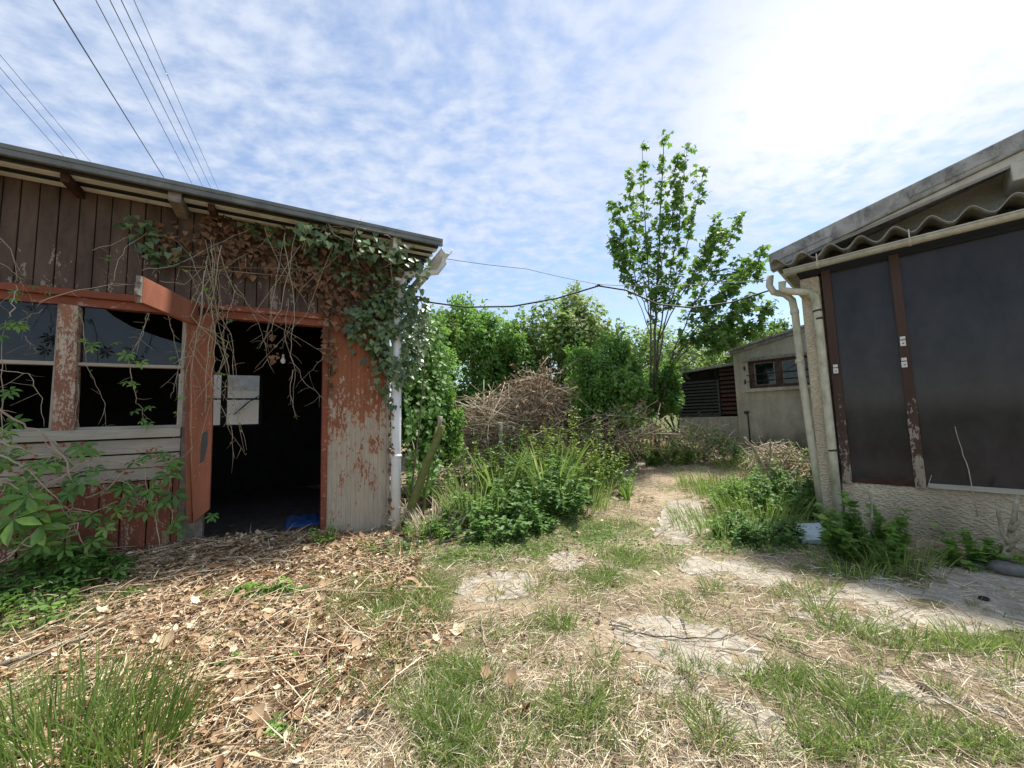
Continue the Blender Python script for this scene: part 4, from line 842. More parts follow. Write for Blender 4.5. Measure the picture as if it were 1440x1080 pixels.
mb = MB(); mb.tube([(-.02, 0, .0), (.02, 0, .0)], .018, 8); mb.tube([(-.05, 0, -.012), (.05, 0, -.012)], .009, 6); tag(mb.build('cable_clip', MT['black'], loc=at(842, 401, 5.39)), 'small black clip joining the sagging cable to the thin wire', 'clip')
# ------------------------------------------------------------------ PLANTS
UPV = np.array([0, 0, 1.])
def wiggle(P, n=6, amp=.03):
    P = [np.asarray(p, float) for p in P]; Q = []
    for a, b_ in zip(P[:-1], P[1:]):
        for t in np.linspace(0, 1, n)[:-1]: Q.append(a*(1-t)+b_*t+(U(-amp, amp, 3) if t > 0 else 0))
    Q.append(P[-1]); return np.array(Q)
def crown(mb, tp, cen, rad, n, size, lumps=14, lr_=.42, zmin=-9, cmean=.5, upw=.5, squash=1., m=0, fill=.15, shoots=0):
    cen = np.array(cen, float); rad = np.array(rad, float)
    d = rand_unit(lumps); d[:, 2] = d[:, 2]*.9+.1; lc = d*rad*(U(.35, .8, lumps)**.7)[:, None]; lrad = rad.min()*lr_*U(.65, 1.25, lumps)
    k = RNG.choice(lumps, n, p=(lrad**2)/np.sum(lrad**2)); o = rand_unit(n)
    r = np.where(U(0, 1, n) < fill, U(0, 1, n), U(.78, 1.12, n))
    P = lc[k]+o*(lrad[k]*r)[:, None]*np.array([1, 1, squash]); nr = o*.55+UPV*upw+rand_unit(n)*.55
    tip = o*.6+rand_unit(n)*.8-UPV*.45; lumpc = RNG.normal(0, .09, lumps)
    if shoots:
        k2 = RNG.choice(lumps, shoots); o2 = rand_unit(shoots); o2[:, 2] = abs(o2[:, 2])*.7+.45; o2 /= np.linalg.norm(o2, axis=1)[:, None]; s0 = lc[k2]+o2*lrad[k2][:, None]*.85; Ls = rad.min()*U(.12, .42, shoots); sp_ = 26
        tt = U(0, 1, (shoots, sp_)); dr = o2*.6+UPV*.55+rand_unit(shoots)*.25
        Pq = (s0[:, None, :]+dr[:, None, :]*(Ls[:, None]*tt)[:, :, None]).reshape(-1, 3)+rand_unit(shoots*sp_)*size*.55; oq = np.repeat(dr, sp_, 0)
        P = np.concatenate([P, Pq]); nr = np.concatenate([nr, UPV*.5+rand_unit(len(Pq))*.8]); tip = np.concatenate([tip, oq*.4+rand_unit(len(Pq))]); k = np.concatenate([k, np.repeat(k2, sp_)]); n = len(P)
    keep = (P[:, 2]+cen[2]) > zmin
    mb.leaves(tp, (P+cen)[keep], nr[keep], tip[keep], U(.7, 1.3, n)[keep]*size, np.clip(cmean+lumpc[k]+RNG.normal(0, .15, n), 0, 1)[keep], m)
    return lc+cen, lrad
LUMPS = {}
def shrub(name, lab, cat, base, cen, rad, n, size, tp, mt, lumps=14, lr_=.42, cmean=.5, bark='bark', stems=5, r=.03, group=None, upw=.5, parts=('trunk', 'crown'), fill=.15, shoots=60):
    base = np.array(base, float); cen = np.array(cen, float); t = thing(name, lab, cat, base, 0, group); mb = MB()
    lc, lrad = crown(mb, tp, cen-base, rad, n, size, lumps, lr_, -.02, cmean, upw, fill=fill, shoots=shoots); mb.build(parts[1], MT[mt], t); LUMPS[t.name] = (lc, lrad)
    mb = MB()
    for q in lc[RNG.choice(len(lc), min(stems, len(lc)), replace=False)]:
        b0 = np.array([U(-.1, .1), U(-.1, .1), -.05]); mid = (b0+q)*.5+np.array([0, 0, .1]); P = wiggle([b0, mid, q], 5, .03); mb.tube(P, np.linspace(r, r*.25, len(P)), 6, .4)
    mb.build(parts[0], MT[bark], t, smooth=True); return t
def gz(p): return np.array([p[0], p[1], float(GH(p[0], p[1]))])

# --- maple ------------------------------------------------------------
DM = 9.6
mb_ = gz(at(925, 565, DM)); mp = thing('maple_tree', 'tall young maple with upright branches standing alone against the sky', 'tree', mb_)
trunks = MB(); lv = MB()
def mpt(x, y, dd=0): return at(x, y, DM+dd)-mb_
limbs_old = [([(924,570),(922,480),(924,400),(928,310),(933,204)], .055), ([(918,570),(917,500),(915,420),(908,330),(903,212)], .04), ([(928,570),(932,500),(944,420),(955,320),(966,212)], .042),
 ([(932,570),(940,520),(955,440),(975,360),(990,240)], .036), ([(940,500),(965,430),(985,370),(1004,312)], .025), ([(935,520),(965,460),(1005,390),(1042,308)], .03), ([(940,530),(985,470),(1030,410),(1072,352)], .028),
 ([(938,530),(990,480),(1040,430),(1085,435)], .022), ([(935,530),(985,500),(1035,475),(1070,455)], .02), ([(916,470),(900,420),(880,350),(864,292)], .02), ([(915,480),(898,430),(878,380),(864,342)], .016), ([(960,440),(1005,400),(1045,375),(1062,392)], .018),
 ([(945,500),(985,470),(1020,455),(1045,470)], .016), ([(945,520),(990,490),(1030,440),(1060,420)], .016), ([(940,510),(980,455),(1010,425),(1040,400)], .018), ([(935,520),(960,480),(985,475),(1010,490)], .014), ([(920,420),(935,350),(948,290),(950,225)], .02), ([(916,440),(905,390),(893,330),(890,250)], .018), ([(930,470),(975,410),(1000,350),(1015,330)], .018)]
limbs = [([(924,572),(921,480),(924,400),(928,310),(933,204)], .042), ([(917,572),(915,500),(915,420),(908,330),(903,212)], .03), ([(923,560),(925,480),(938,410),(955,320),(966,212)], .026),
 ([(924,520),(936,450),(962,360),(990,240)], .022), ([(925,480),(955,420),(985,370),(1004,312)], .018), ([(933,560),(945,500),(975,430),(1010,370),(1042,308)], .024), ([(940,520),(980,460),(1030,410),(1072,352)], .018),
 ([(938,520),(990,470),(1040,438),(1085,435)], .014), ([(936,530),(985,500),(1035,475),(1070,455)], .013), ([(915,450),(900,410),(880,350),(864,292)], .014), ([(914,470),(898,425),(878,375),(864,342)], .012), ([(970,430),(1005,400),(1045,375),(1062,392)], .012),
 ([(945,500),(985,470),(1020,455),(1045,470)], .012), ([(919,430),(935,350),(948,290),(950,225)], .016), ([(915,450),(905,390),(893,330),(890,250)], .014), ([(930,440),(975,390),(1000,350),(1015,330)], .014), ([(945,505),(990,480),(1030,440),(1060,420)], .012), ([(940,500),(980,455),(1010,425),(1040,400)], .013), ([(940,510),(960,485),(985,478),(1010,490)], .012)]
LP, LD = [], []
for pix, r in limbs:
    dd0 = 0; dd1 = U(-.7, .7); n = len(pix)
    W = [mpt(x, y, dd0+(dd1-dd0)*i/(n-1)) for i, (x, y) in enumerate(pix)]; P = wiggle(W, 6, .02)
    trunks.tube(P, np.linspace(r, r*.22, len(P)), 7, .4)
    low = 9 if r < .03 else 14
    for k in range(int(len(P)*.4), len(P)):
        f = k/(len(P)-1)
        for _ in range(4 if f < .9 else 3):
            d = (P[-1]-P[0])/np.linalg.norm(P[-1]-P[0])*.6+rand_unit(1)[0]*.75+UPV*.25; Lt = U(.18, .55)*(1.1-.65*f)
            Q = [P[k], P[k]+d*Lt*.5, P[k]+d*Lt+UPV*.03]; trunks.tube(Q, [.007, .005, .003], 4, .5)
            for _ in range(RNG.integers(4, 7)): tt = U(.3, 1.1); LP.append(P[k]+d*Lt*tt+U(-.09, .09, 3)); LD.append(d+rand_unit(1)[0]*.9)
LP = np.array(LP); LD = np.array(LD); n = len(LP)
toprel = np.clip((LP[:, 2]-3)/5, 0, 1)
lv.leaves(T_MAPLE, LP, rand_unit(n)*.7+UPV*.55+LD*.2, LD-UPV*.6, U(.085, .165, n), np.clip(RNG.normal(.45, .2, n)+.15*toprel, 0, 1))
trunks.build('trunk', MT['bark'], mp, smooth=True); lv.build('crown', MT['maple'], mp)

# --- background trees and shrubs --------------------------------------
def px_shrub(name, lab, cat, cx, cy, d, rx_px, ry_px, n, size, tp, mt, **k):
    c = at(cx, cy, d); s_ = d/FPX; base = gz(c); return shrub(name, lab, cat, base, c, (rx_px*s_, rx_px*s_*.8, ry_px*s_), n, size, tp, mt, **k)
px_shrub('leafy_tree', 'bright green leafy tree just right of the shed corner, behind the dead brush', 'tree', 662, 520, 11.0, 78, 108, 21000, .14, T_NARROW, 'bright', lumps=60, lr_=.28, cmean=.6, r=.07, stems=9, shoots=160)
el = px_shrub('elder_tree', 'broad elder tree with flat cream flower heads behind the brown brush', 'tree', 795, 535, 12.0, 112, 116, 26000, .15, T_SIMPLE, 'elder', lumps=70, lr_=.26, cmean=.55, r=.07, stems=10, shoots=160)
fl = MB(); lc, lrad = LUMPS[el.name]
for _ in range(260):
    q = RNG.integers(len(lc)); d = rand_unit(1)[0]; d[2] = abs(d[2])*.7+.45; d[1] = -abs(d[1]); d /= np.linalg.norm(d); p = lc[q]+d*lrad[q]*U(1.05, 1.25); k = 22
    a = U(0, 6.28, k); rr_ = .12*np.sqrt(U(0, 1, k)); fl.leaves(T_SIMPLE, p+np.column_stack([rr_*np.cos(a), rr_*np.sin(a), U(-.01, .02, k)]), rand_unit(k)*.4+UPV-np.array([0, .5, 0]), rand_unit(k), .055, U(.2, .9, k))
fl.build('flower_heads', MT['flower'], el)
px_shrub('green_shrub', 'dense mid green shrub standing left of the maple stems', 'shrub', 845, 552, 9.0, 70, 74, 14000, .1, T_SIMPLE, 'darkshrub', lumps=46, lr_=.3, shoots=150, cmean=.52, r=.04)
px_shrub('green_shrub', 'dark leafy shrub low around the maple stems beside the slatted shed', 'shrub', 920, 552, 10.0, 40, 52, 7500, .1, T_SIMPLE, 'darkshrub', lumps=34, lr_=.33, shoots=110, cmean=.42, r=.03)
px_shrub('green_shrub', 'olive green shrub rising behind the maple and the slatted shed roof', 'shrub', 945, 520, 14.5, 80, 66, 11000, .15, T_SIMPLE, 'elder', lumps=26, lr_=.42, cmean=.45, r=.04)
px_shrub('green_shrub', 'yellowish shrub behind the slatted shed, next to the outhouse roof', 'shrub', 1020, 515, 16, 42, 40, 5000, .15, T_SIMPLE, 'yellow', lumps=14, lr_=.45, cmean=.3, r=.04)
px_shrub('distant_tree', 'far green tree top showing just above the outhouse roof', 'tree', 1090, 482, 30, 34, 22, 2500, .25, T_SIMPLE, 'elder', lumps=10, lr_=.5, cmean=.5, r=.1)
px_shrub('green_shrub', 'shadowy bush filling the gap between the leafy tree and the elder', 'shrub', 715, 555, 11.6, 66, 72, 11000, .13, T_SIMPLE, 'darkshrub', lumps=26, lr_=.42, cmean=.4, r=.05)
px_shrub('green_shrub', 'tall bush close against the shed wall behind the mossy trunk', 'shrub', 596, 555, 6.9, 44, 140, 11000, .075, T_SIMPLE, 'darkshrub', lumps=60, lr_=.6, cmean=.55, r=.03)
px_shrub('green_shrub', 'yellow green bush top beside the shed gutter', 'shrub', 622, 480, 7.8, 20, 50, 2200, .08, T_SIMPLE, 'yellow', lumps=18, lr_=.6, cmean=.15, r=.02)
px_shrub('green_shrub', 'leafy bush right of the mossy trunk before the brush pile', 'shrub', 622, 610, 7.2, 28, 62, 3200, .075, T_SIMPLE, 'bright', lumps=18, lr_=.5, cmean=.5, r=.02)

# --- dead brush pile ----------------------------------------------------
def brush(name, lab, cat, cx, cy, d, rx, ry, nst, nlf, mixgreen=0, lean=0., lo=.35, hi=1.2):
    c = at(cx, cy, d); base = gz(c); s_ = d/FPX; t = thing(name, lab, cat, base); st = MB(); R = np.array([rx*s_, rx*s_*.7, ry*s_]); lf = MB(); LPs = []
    for i in range(nst):
        o = rand_unit(1)[0]*U(.2, 1)**.5; p = o*R+(c-base); 
        if p[2] < -.05: p[2] = U(0, .3)
        di = np.array([lean+U(-.9, .9), U(-.6, .6), U(-.5, .6)]); di /= np.linalg.norm(di); L = U(lo, hi); b_ = rand_unit(1)[0]*.15*L
        P = [p-di*L*.5, p-di*L*.15+b_*.6, p+di*L*.2+b_, p+di*L*.5-UPV*.1*L]; P = [np.array([q[0], q[1], max(q[2], .0)]) for q in P]
        r = U(.003, .011); st.tube(P, [r, r*.85, r*.6, r*.25], 4, np.clip(RNG.normal(.42, .22), 0, 1))
        for _ in range(max(1, nlf//nst)): k = RNG.integers(0, 4); LPs.append(P[k]+U(-.07, .07, 3))
    LPs = np.array(LPs)[:nlf]; n = len(LPs)
    st.build('branches', MT['brushstick'], t); lf.leaves(T_NARROW, LPs, rand_unit(n), rand_unit(n)-UPV*.8, U(.05, .12, n), np.clip(RNG.normal(.45, .2, n), 0, 1)); lf.build('dead_leaves', MT['deadbrush'], t)
    if mixgreen:
        g_ = MB(); crown(g_, T_SIMPLE, c-base, R, mixgreen, .07, 14, .5, 0, .5); g_.build('green_leaves', MT['weed'], t)
    return t
brush('brush_pile', 'large grey brown pile of cut dead branches between the shed and the green shrub', 'brush pile', 695, 600, 8.2, 54, 42, 650, 2400, lean=.7, lo=.35, hi=1.5)
brush('brush_pile', 'heap of cut branches with hanging brown leaves leaning on the green shrub', 'brush pile', 752, 578, 8.2, 34, 56, 330, 4200, lean=-.2, hi=1.4)
brush('dead_bush', 'reddish brown dead bramble bush right of the irises with a few green shoots', 'bush', 868, 606, 8.2, 58, 34, 260, 2000, 1900)
brush('dead_bush', 'dead brown leaves caught in the top of the green shrub', 'bush', 850, 525, 8.9, 45, 25, 60, 700)
brush('dead_bush', 'thin brown dry stems growing beside the slatted shed', 'bush', 975, 622, 9.0, 42, 25, 150, 400, 700)
brush('dead_bush', 'brown twiggy dead bush in front of the outhouse wall', 'bush', 1092, 655, 6.9, 44, 30, 300, 500, 350, lo=.2, hi=.7)
brush('dead_bush', 'dry grey stalks at the foot of the mossy trunk', 'bush', 612, 690, 6.3, 48, 35, 200, 350, 300, lo=.3, hi=.8)
brush('dead_bush', 'tangle of short dry stalks at the foot of the white drainpipe', 'bush', 552, 748, 5.0, 40, 14, 110, 160, 160, lo=.15, hi=.45)
# post in the brush
P0 = gz(at(704, 610, 7.6)); t = MB(); t.tube([(0, 0, 0), (.01, 0, .5), (-.01, 0, 1.0)], [.06, .055, .05], 7); t.build('x', MT['palebark'])
o = bpy.data.objects['x']; o.name = 'wooden_post'; o.data.name = 'wooden_post'; o.location = P0; tag(o, 'pale weathered post standing in the brush pile', 'post')
# mossy leaning trunk, its side stems
B = gz(at(566, 712, 5.0)); tp_ = at(622, 598, 5.0)-B
t = thing('sawn_tree', 'mossy green sawn trunk leaning right beside the white drainpipe', 'tree trunk', B); m_ = MB(); P = wiggle([(0, 0, -.1), tp_*.5+np.array([-.02, 0, -.03]), tp_], 6, .012); m_.tube(P, np.linspace(.06, .045, len(P)), 10, .5); m_.build('trunk', MT['mossbark'], t, smooth=True)
m_ = MB(); q = tp_*.9; P = wiggle([q, q+np.array([.03, 0, .25])], 4, .01); m_.tube(P, .03, 8); m_.build('branch_stub', MT['palebark'], t, smooth=True)
B2 = gz(at(592, 720, 5.2)); m_ = MB(); P = wiggle([(0, 0, 0), at(604, 650, 5.2)-B2, at(614, 600, 5.3)-B2], 5, .015); m_.tube(P, np.linspace(.018, .011, len(P)), 7); tag(m_.build('sapling', MT['mossbark'], loc=B2, smooth=True), 'thin green stem rising right of the mossy sawn trunk', 'stem')
# more loose pale branches
for (pa, pb, d0, d1, r, lab) in (((742,618),(795,590),7.3,7.9,.012,'pale bare branch sticking out of the brush pile toward the irises'),((588,660),(578,610),5.9,6.3,.014,'pale broken branch standing behind the white drainpipe'),((560,735),(582,690),5.3,5.7,.02,'grey split stick leaning at the foot of the white drainpipe'),((640,590),(600,660),7.4,6.6,.01,'slanting dry cane left of the brush pile')):
    A = at(*pa, d0); Bq = at(*pb, d1); m_ = MB(); m_.tube(wiggle([A-A, (Bq-A)*.5, Bq-A], 4, .015), np.linspace(r, r*.5, 7), 6, .7); tag(m_.build('dry_branch', MT['vine'], loc=A), lab, 'branch', 'loose dry branches')

# --- weeds in the middle ------------------------------------------------
def leafweed(name, lab, cat, px_, py_, rx, h, nst, lps, size, tp, mt, group=None, up_=.4, cm=.5, d=None, spread_=.25):
    base = gpt(px_, py_) if d is None else gz(at(px_, py_, d)); t = thing(name, lab, cat, base, 0, group); st = MB(); lf = MB()
    for i in range(nst):
        a = U(0, 6.28); r0 = rx*math.sqrt(U(0, 1)); b0 = np.array([r0*math.cos(a), r0*math.sin(a)*.8, 0]); b0[2] = float(GH(base[0]+b0[0], base[1]+b0[1]))-base[2]-.02
        H = h*U(.45, 1.15)*(1.1-.6*(r0/rx)**2); ln = .45*r0/rx; tip = b0+np.array([U(-spread_, spread_)+ln*math.cos(a), U(-spread_, spread_)+ln*math.sin(a), 1])*H; P = wiggle([b0, (b0+tip)/2, tip], 4, .012); st.tube(P, np.linspace(.006, .002, len(P)), 5, .4)
        if nst <= 24: st.build('stem', MT['weed'], t); st = MB()
        k = lps; tt = U(.15, 1.0, k)**.8; pos = np.array([b0*(1-q)+tip*q for q in tt])+rand_unit(k)*.02; az = U(0, 6.28, k); outd = np.column_stack([np.cos(az), np.sin(az), U(-.3, .4, k)])
        lf.leaves(tp, pos, UPV*.9+rand_unit(k)*.35-outd*.15, outd, U(.65, 1.2, k)*size*(1.1-.35*tt), np.clip(cm+RNG.normal(0, .17, k)+.2*(tt-.6), 0, 1))
    if nst > 24: st.build('stems', MT['weed'], t)
    lf.build('leaves', MT[mt], t); return t
def swords(name, lab, cat, px_, py_, n, h, w_, sp, mt='grass', group=None, cm=.5):
    base = gpt(px_, py_); m_ = MB(); a = U(0, 6.28, n); r0 = sp*np.sqrt(U(0, 1, n)); b0 = np.column_stack([r0*np.cos(a), r0*np.sin(a), np.full(n, -.02)]); L = h*U(.6, 1.1, n)
    d = np.column_stack([np.cos(a)*U(.0, .3, n), np.sin(a)*U(0, .3, n), np.ones(n)]); bend = np.column_stack([np.cos(a)*L*U(0, .45, n), np.sin(a)*L*U(0, .45, n), -L*U(0, .3, n)])
    m_.blades(b0, d, L, w_*U(.7, 1.2, n), bend, np.clip(RNG.normal(cm, .15, n), 0, 1), seg=5); return tag(m_.build(name, MT[mt], loc=base), lab, cat, group)
swords('iris_clump', 'tall clump of sword shaped iris leaves right of the brush pile', 'plant', 775, 712, 80, 1.15, .04, .28, 'grass', cm=.5)
swords('iris_clump', 'small iris clump with few upright blades in front of the brush pile', 'plant', 702, 715, 26, 1.05, .038, .22, 'grass', cm=.6)
swords('grass_clump', 'rank fine leaved grass hanging over the brambles below the irises', 'grass', 790, 722, 160, .6, .009, .22, 'grass', cm=.45)
swords('grass_clump', 'light green grass rising among the brambles near the mossy trunk', 'grass', 668, 735, 160, .75, .012, .35, 'grass', cm=.6)
swords('grass_clump', 'yellowed grass clump between mossy trunk and dark bramble patch', 'grass', 612, 748, 130, .4, .009, .3, 'dryblade', cm=.6)
swords('grass_clump', 'long loose grass at the path side of the brambles', 'grass', 820, 715, 170, .5, .01, .35, 'grass', cm=.6)
swords('grass_clump', 'pale dry grass stems among weeds beside the mossy trunk', 'grass', 637, 728, 110, .5, .007, .2, 'dryblade', cm=.7)
leafweed('spurge_clump', 'yellow green flowering weed clump at the right of the irises', 'plant', 815, 692, .55, 1.2, 80, 32, .08, T_SIMPLE, 'yellow', cm=.55)
leafweed('spurge_clump', 'light green leafy weeds sloping down to the footpath', 'plant', 845, 690, .5, .6, 60, 26, .075, T_SIMPLE, 'weed', cm=.65)
leafweed('bramble_patch', 'dark green bramble patch low between the trunk and the footpath', 'plant', 692, 742, .75, .42, 100, 22, .09, T_NETTLE, 'nettle', cm=.5)
leafweed('bramble_patch', 'dark toothed leaves bulging under the iris clump', 'plant', 765, 726, .55, .8, 70, 24, .1, T_NETTLE, 'nettle', cm=.45)
leafweed('bramble_patch', 'light bramble sprays left of the irises before the dead brush', 'plant', 665, 700, .7, .85, 80, 24, .08, T_NETTLE, 'yellow', cm=.2)
leafweed('bramble_patch', 'leafy weeds behind the irises against the brush pile', 'plant', 745, 672, .8, .85, 70, 22, .08, T_SIMPLE, 'yellow', cm=.12)
leafweed('bramble_patch', 'green weeds at the foot of the reddish dead bramble bush', 'plant', 880, 652, .8, .5, 60, 22, .08, T_SIMPLE, 'weed', cm=.55)
leafweed('weed_patch', 'green weeds crowding the foot of the shed corner and drainpipe', 'plant', 600, 760, .35, .25, 22, 14, .06, T_SIMPLE, 'weed', cm=.5)
leafweed('weed_patch', 'leafy sprig of light green growing at the doorway edge', 'plant', 452, 764, .1, .28, 12, 16, .05, T_SIMPLE, 'weed', cm=.7)
leafweed('weed_patch', 'small light sprig in front of the orange wall panel', 'plant', 515, 776, .07, .16, 7, 12, .045, T_SIMPLE, 'weed', cm=.75)
leafweed('weed_patch', 'low ivy leaves on the ground under the drainpipe', 'plant', 560, 775, .25, .14, 18, 12, .05, T_IVY, 'ivy', cm=.6)
leafweed('nettle_patch', 'dark nettles filling the corner at the foot of the left downpipe', 'plant', 1122, 718, .5, .6, 90, 24, .08, T_NETTLE, 'nettle', cm=.42)
leafweed('nettle_patch', 'low dark weeds before the blue board', 'plant', 1065, 760, .4, .28, 80, 18, .065, T_NETTLE, 'nettle', cm=.45)
leafweed('nettle_patch', 'light green weeds beside the bare cut shrub', 'plant', 1055, 712, .5, .45, 80, 20, .075, T_SIMPLE, 'weed', cm=.55)
leafweed('nettle_patch', 'dark weeds along the foot of the slatted shed', 'plant', 1005, 640, .6, .7, 34, 22, .09, T_NETTLE, 'nettle', cm=.45, d=9.2)
leafweed('weed_patch', 'fresh green weeds at the end of the footpath under the maple stems', 'plant', 925, 628, .9, .55, 90, 20, .085, T_SIMPLE, 'weed', cm=.6, d=9.3)
leafweed('weed_patch', 'green weeds along the foot of the outhouse wall', 'plant', 1065, 640, .6, .35, 24, 18, .08, T_SIMPLE, 'weed', cm=.5, d=8.6)
leafweed('mallow_bush', 'leafy mallow with one tall shoot against the render under the left pane', 'plant', 1218, 788, .27, .5, 46, 20, .085, T_IVY, 'weed', cm=.5)
leafweed('mallow_shoot', 'single upright leafy shoot rising above the mallow to the glazing sill', 'plant', 1256, 775, .03, .62, 3, 22, .08, T_IVY, 'weed', cm=.66, spread_=.06)
leafweed('mallow_bush', 'small mallow plant against the render left of the cut shrub', 'plant', 1365, 796, .14, .32, 16, 14, .075, T_IVY, 'weed', cm=.6)
leafweed('mallow_bush', 'mallow leaves sprouting at the foot of the cut shrub', 'plant', 1425, 800, .12, .3, 14, 14, .075, T_IVY, 'weed', cm=.65)
swords('dandelion_plant', 'bright dandelion rosette alone on the dusty footpath', 'plant', 882, 703, 34, .3, .035, .03, 'weed', cm=.75)
swords('grass_clump', 'arching grass at the foot of the render wall under the mallow', 'grass', 1255, 795, 130, .32, .006, .3, 'grass', cm=.6)
swords('grass_clump', 'long grass on the verge of the slab left of the mallow', 'grass', 1195, 800, 150, .24, .006, .3, 'grass', cm=.55)
swords('grass_clump', 'tall grass around the base of the bare cut shrub', 'grass', 1075, 728, 300, .45, .009, .55, 'grass', cm=.5)
swords('grass_clump', 'lush grass bordering the footpath before the slatted shed', 'grass', 950, 642, 350, .45, .012, .75, 'grass', cm=.55)
swords('grass_clump', 'lush grass carpet edging the right side of the footpath below the bend', 'grass', 1015, 742, 420, .28, .008, .55, 'grass', cm=.5)
swords('grass_clump', 'thick grass between the bare cut shrub and the outhouse', 'grass', 1050, 660, 300, .4, .011, .6, 'grass', cm=.5)
swords('grass_clump', 'lush grass right of the footpath bend', 'grass', 1015, 690, 380, .4, .01, .65, 'grass', cm=.5)
# bare cut shrubs
def cutshrub(name, lab, px_, py_, stubs, m, cat='shrub', d=None):
    base = gpt(px_, py_) if d is None else gz(at(px_, py_, d)); dd = base[1]; t = thing(name, lab, cat, base)
    for k, (pix, r) in enumerate(stubs):
        m_ = MB(); W = [at(x, y, dd+q)-base for x, y, q in pix]; P = wiggle(W, 4, .006); m_.tube(P, np.linspace(r, r*.72, len(P)), 8, .55); m_.build('trunk' if k == 0 else 'branch', m, t, smooth=True)
    return t
cutshrub('cut_shrub', 'thick cut shrub stump with three sawn arms at the right edge', 1412, 800, [([(1410,804,0),(1416,775,.02),(1423,738,0)], .028), ([(1418,765,0),(1408,742,.04),(1404,716,.02)], .017), ([(1423,740,0),(1427,718,-.02),(1431,696,0)], .019), ([(1421,748,0),(1437,730,-.08),(1448,712,-.06)], .015), ([(1417,775,0),(1432,758,-.1),(1440,752,-.12)], .012)], MT['palebark'])
cutshrub('cut_shrub', 'bare whitish branching shrub standing in grass before the outhouse', 1093, 706, [([(1093,708,0),(1088,680,0),(1076,660,0),(1062,635,0),(1047,615,0)], .022), ([(1088,682,0),(1098,660,.1),(1108,640,.1)], .012), ([(1078,664,0),(1084,640,-.1),(1083,618,-.1)], .01), ([(1090,695,0),(1110,670,.1),(1122,655,.2)], .01)], MT['palebark'])
cutshrub('cut_shrub', 'cluster of short grey cut stems at the foot of the second downpipe', 1165, 775, [([(1172,772,0),(1168,740,0),(1163,712,0)], .018), ([(1150,785,0),(1151,775,0),(1152,766,0)], .01), ([(1158,785,0),(1160,770,0),(1161,757,0)], .01), ([(1140,785,0),(1139,776,0),(1138,768,0)], .01)], MT['palebark'])
cutshrub('cut_shrub', 'grey cut stems rising out of the mallow leaves', 1218, 780, [([(1210,785,0),(1214,765,0),(1212,742,0)], .013), ([(1226,780,0),(1226,740,0),(1226,700,0)], .013), ([(1206,780,0),(1206,740,0),(1205,720,0)], .012)], MT['palebark'])
# canes in front of the dark panes
for pix, r, lab, dd in (([(1375,725),(1362,660),(1352,630),(1343,600)], .005, 'thin curved dry cane standing before the large dark pane', None), ([(1260,745),(1290,720),(1310,668)], .004, 'dry cane bent across the middle post foot', None), ([(1355,805),(1310,775),(1275,745),(1255,730)], .006, 'long pale cane leaning from slab to the mallow', None)):
    W = [PR.wp(x, y, .12) for x, y in pix]; c = W[0]; m_ = MB(); P = wiggle([w_-c for w_ in W], 4, .005); m_.tube(P, np.linspace(r, r*.5, len(P)), 5, .75); tag(m_.build('dry_cane', MT['vine'], loc=c), lab, 'cane', 'dry canes by the house')

# --- ivy on the shed ---------------------------------------------------
def inpix(poly, n):
    P = np.array(poly, float); x0, y0 = P.min(0); x1, y1 = P.max(0); out_x, out_y = [], []; c = 0
    while c < n:
        xx = U(x0, x1, n*2); yy = U(y0, y1, n*2); k = inpoly(xx, yy, poly); out_x.append(xx[k]); out_y.append(yy[k]); c += k.sum()
    return np.concatenate(out_x)[:n], np.concatenate(out_y)[:n]
def ivy(name, lab, regions, mt, stems=(), leafmat=T_IVY, size=(.05, .1), parts=('leaves', 'stems'), outr=(.03, .14), cm=.5):
    org = PL.wp(regions[0][0][0][0], regions[0][0][0][1], 0); t = thing(name, lab, 'climbing plant', org); lf = MB()
    for poly, n in regions:
        xs_, ys_ = inpix(poly, n); nz = fbm(xs_*.045+3, ys_*.045+3); k = U(0, 1, n) < np.clip(nz*2.2-.35, .1, 1); xs_, ys_ = xs_[k], ys_[k]; n = len(xs_)
        ou = U(*outr, n)*(.5+1.0*nz[k]); W = np.array([PL.wp(a, b_, o_) for a, b_, o_ in zip(xs_, ys_, ou)])-org
        nr = -PL.iny*.9+UPV*.45+rand_unit(n)*.45; lf.leaves(leafmat, W, nr, -UPV*.8+rand_unit(n)*.5, U(*size, n), np.clip(RNG.normal(cm, .19, n), 0, 1))
    lf.build(parts[0], MT[mt], t)
    if stems:
        for pix, r in stems:
            st = MB()
            W = [PL.wp(x, y, o_)-org for x, y, o_ in pix]; P = wiggle(W, 5, .008); st.tube(P, np.linspace(r, r*.4, len(P)), 5, .5); st.build('stem', MT['bark'], t)
    return t
iv = ivy('dead_ivy', 'brown withered ivy strung under the eaves above the doorway', [([(240,330),(300,300),(370,312),(430,340),(470,375),(460,420),(400,395),(330,385),(270,370)], 620), ([(440,350),(520,335),(575,375),(560,440),(490,475),(455,440),(440,400)], 800), ([(452,440),(475,440),(472,520),(464,560),(455,520)], 90), ([(548,545),(555,540),(553,720),(547,720)], 60), ([(376,475),(386,470),(392,500),(384,512)], 10), ([(200,315),(250,310),(280,350),(240,370)], 60)], 'ivydead',
    stems=[([(300,330,.05),(360,345,.06),(440,370,.05),(520,400,.05)], .01), ([(470,380,.05),(465,460,.05),(462,560,.05)], .01), ([(550,400,.05),(552,550,.04),(551,740,.04)], .014), ([(485,420,.05),(490,350,.05),(500,320,.1)], .01)], size=(.035, .08))
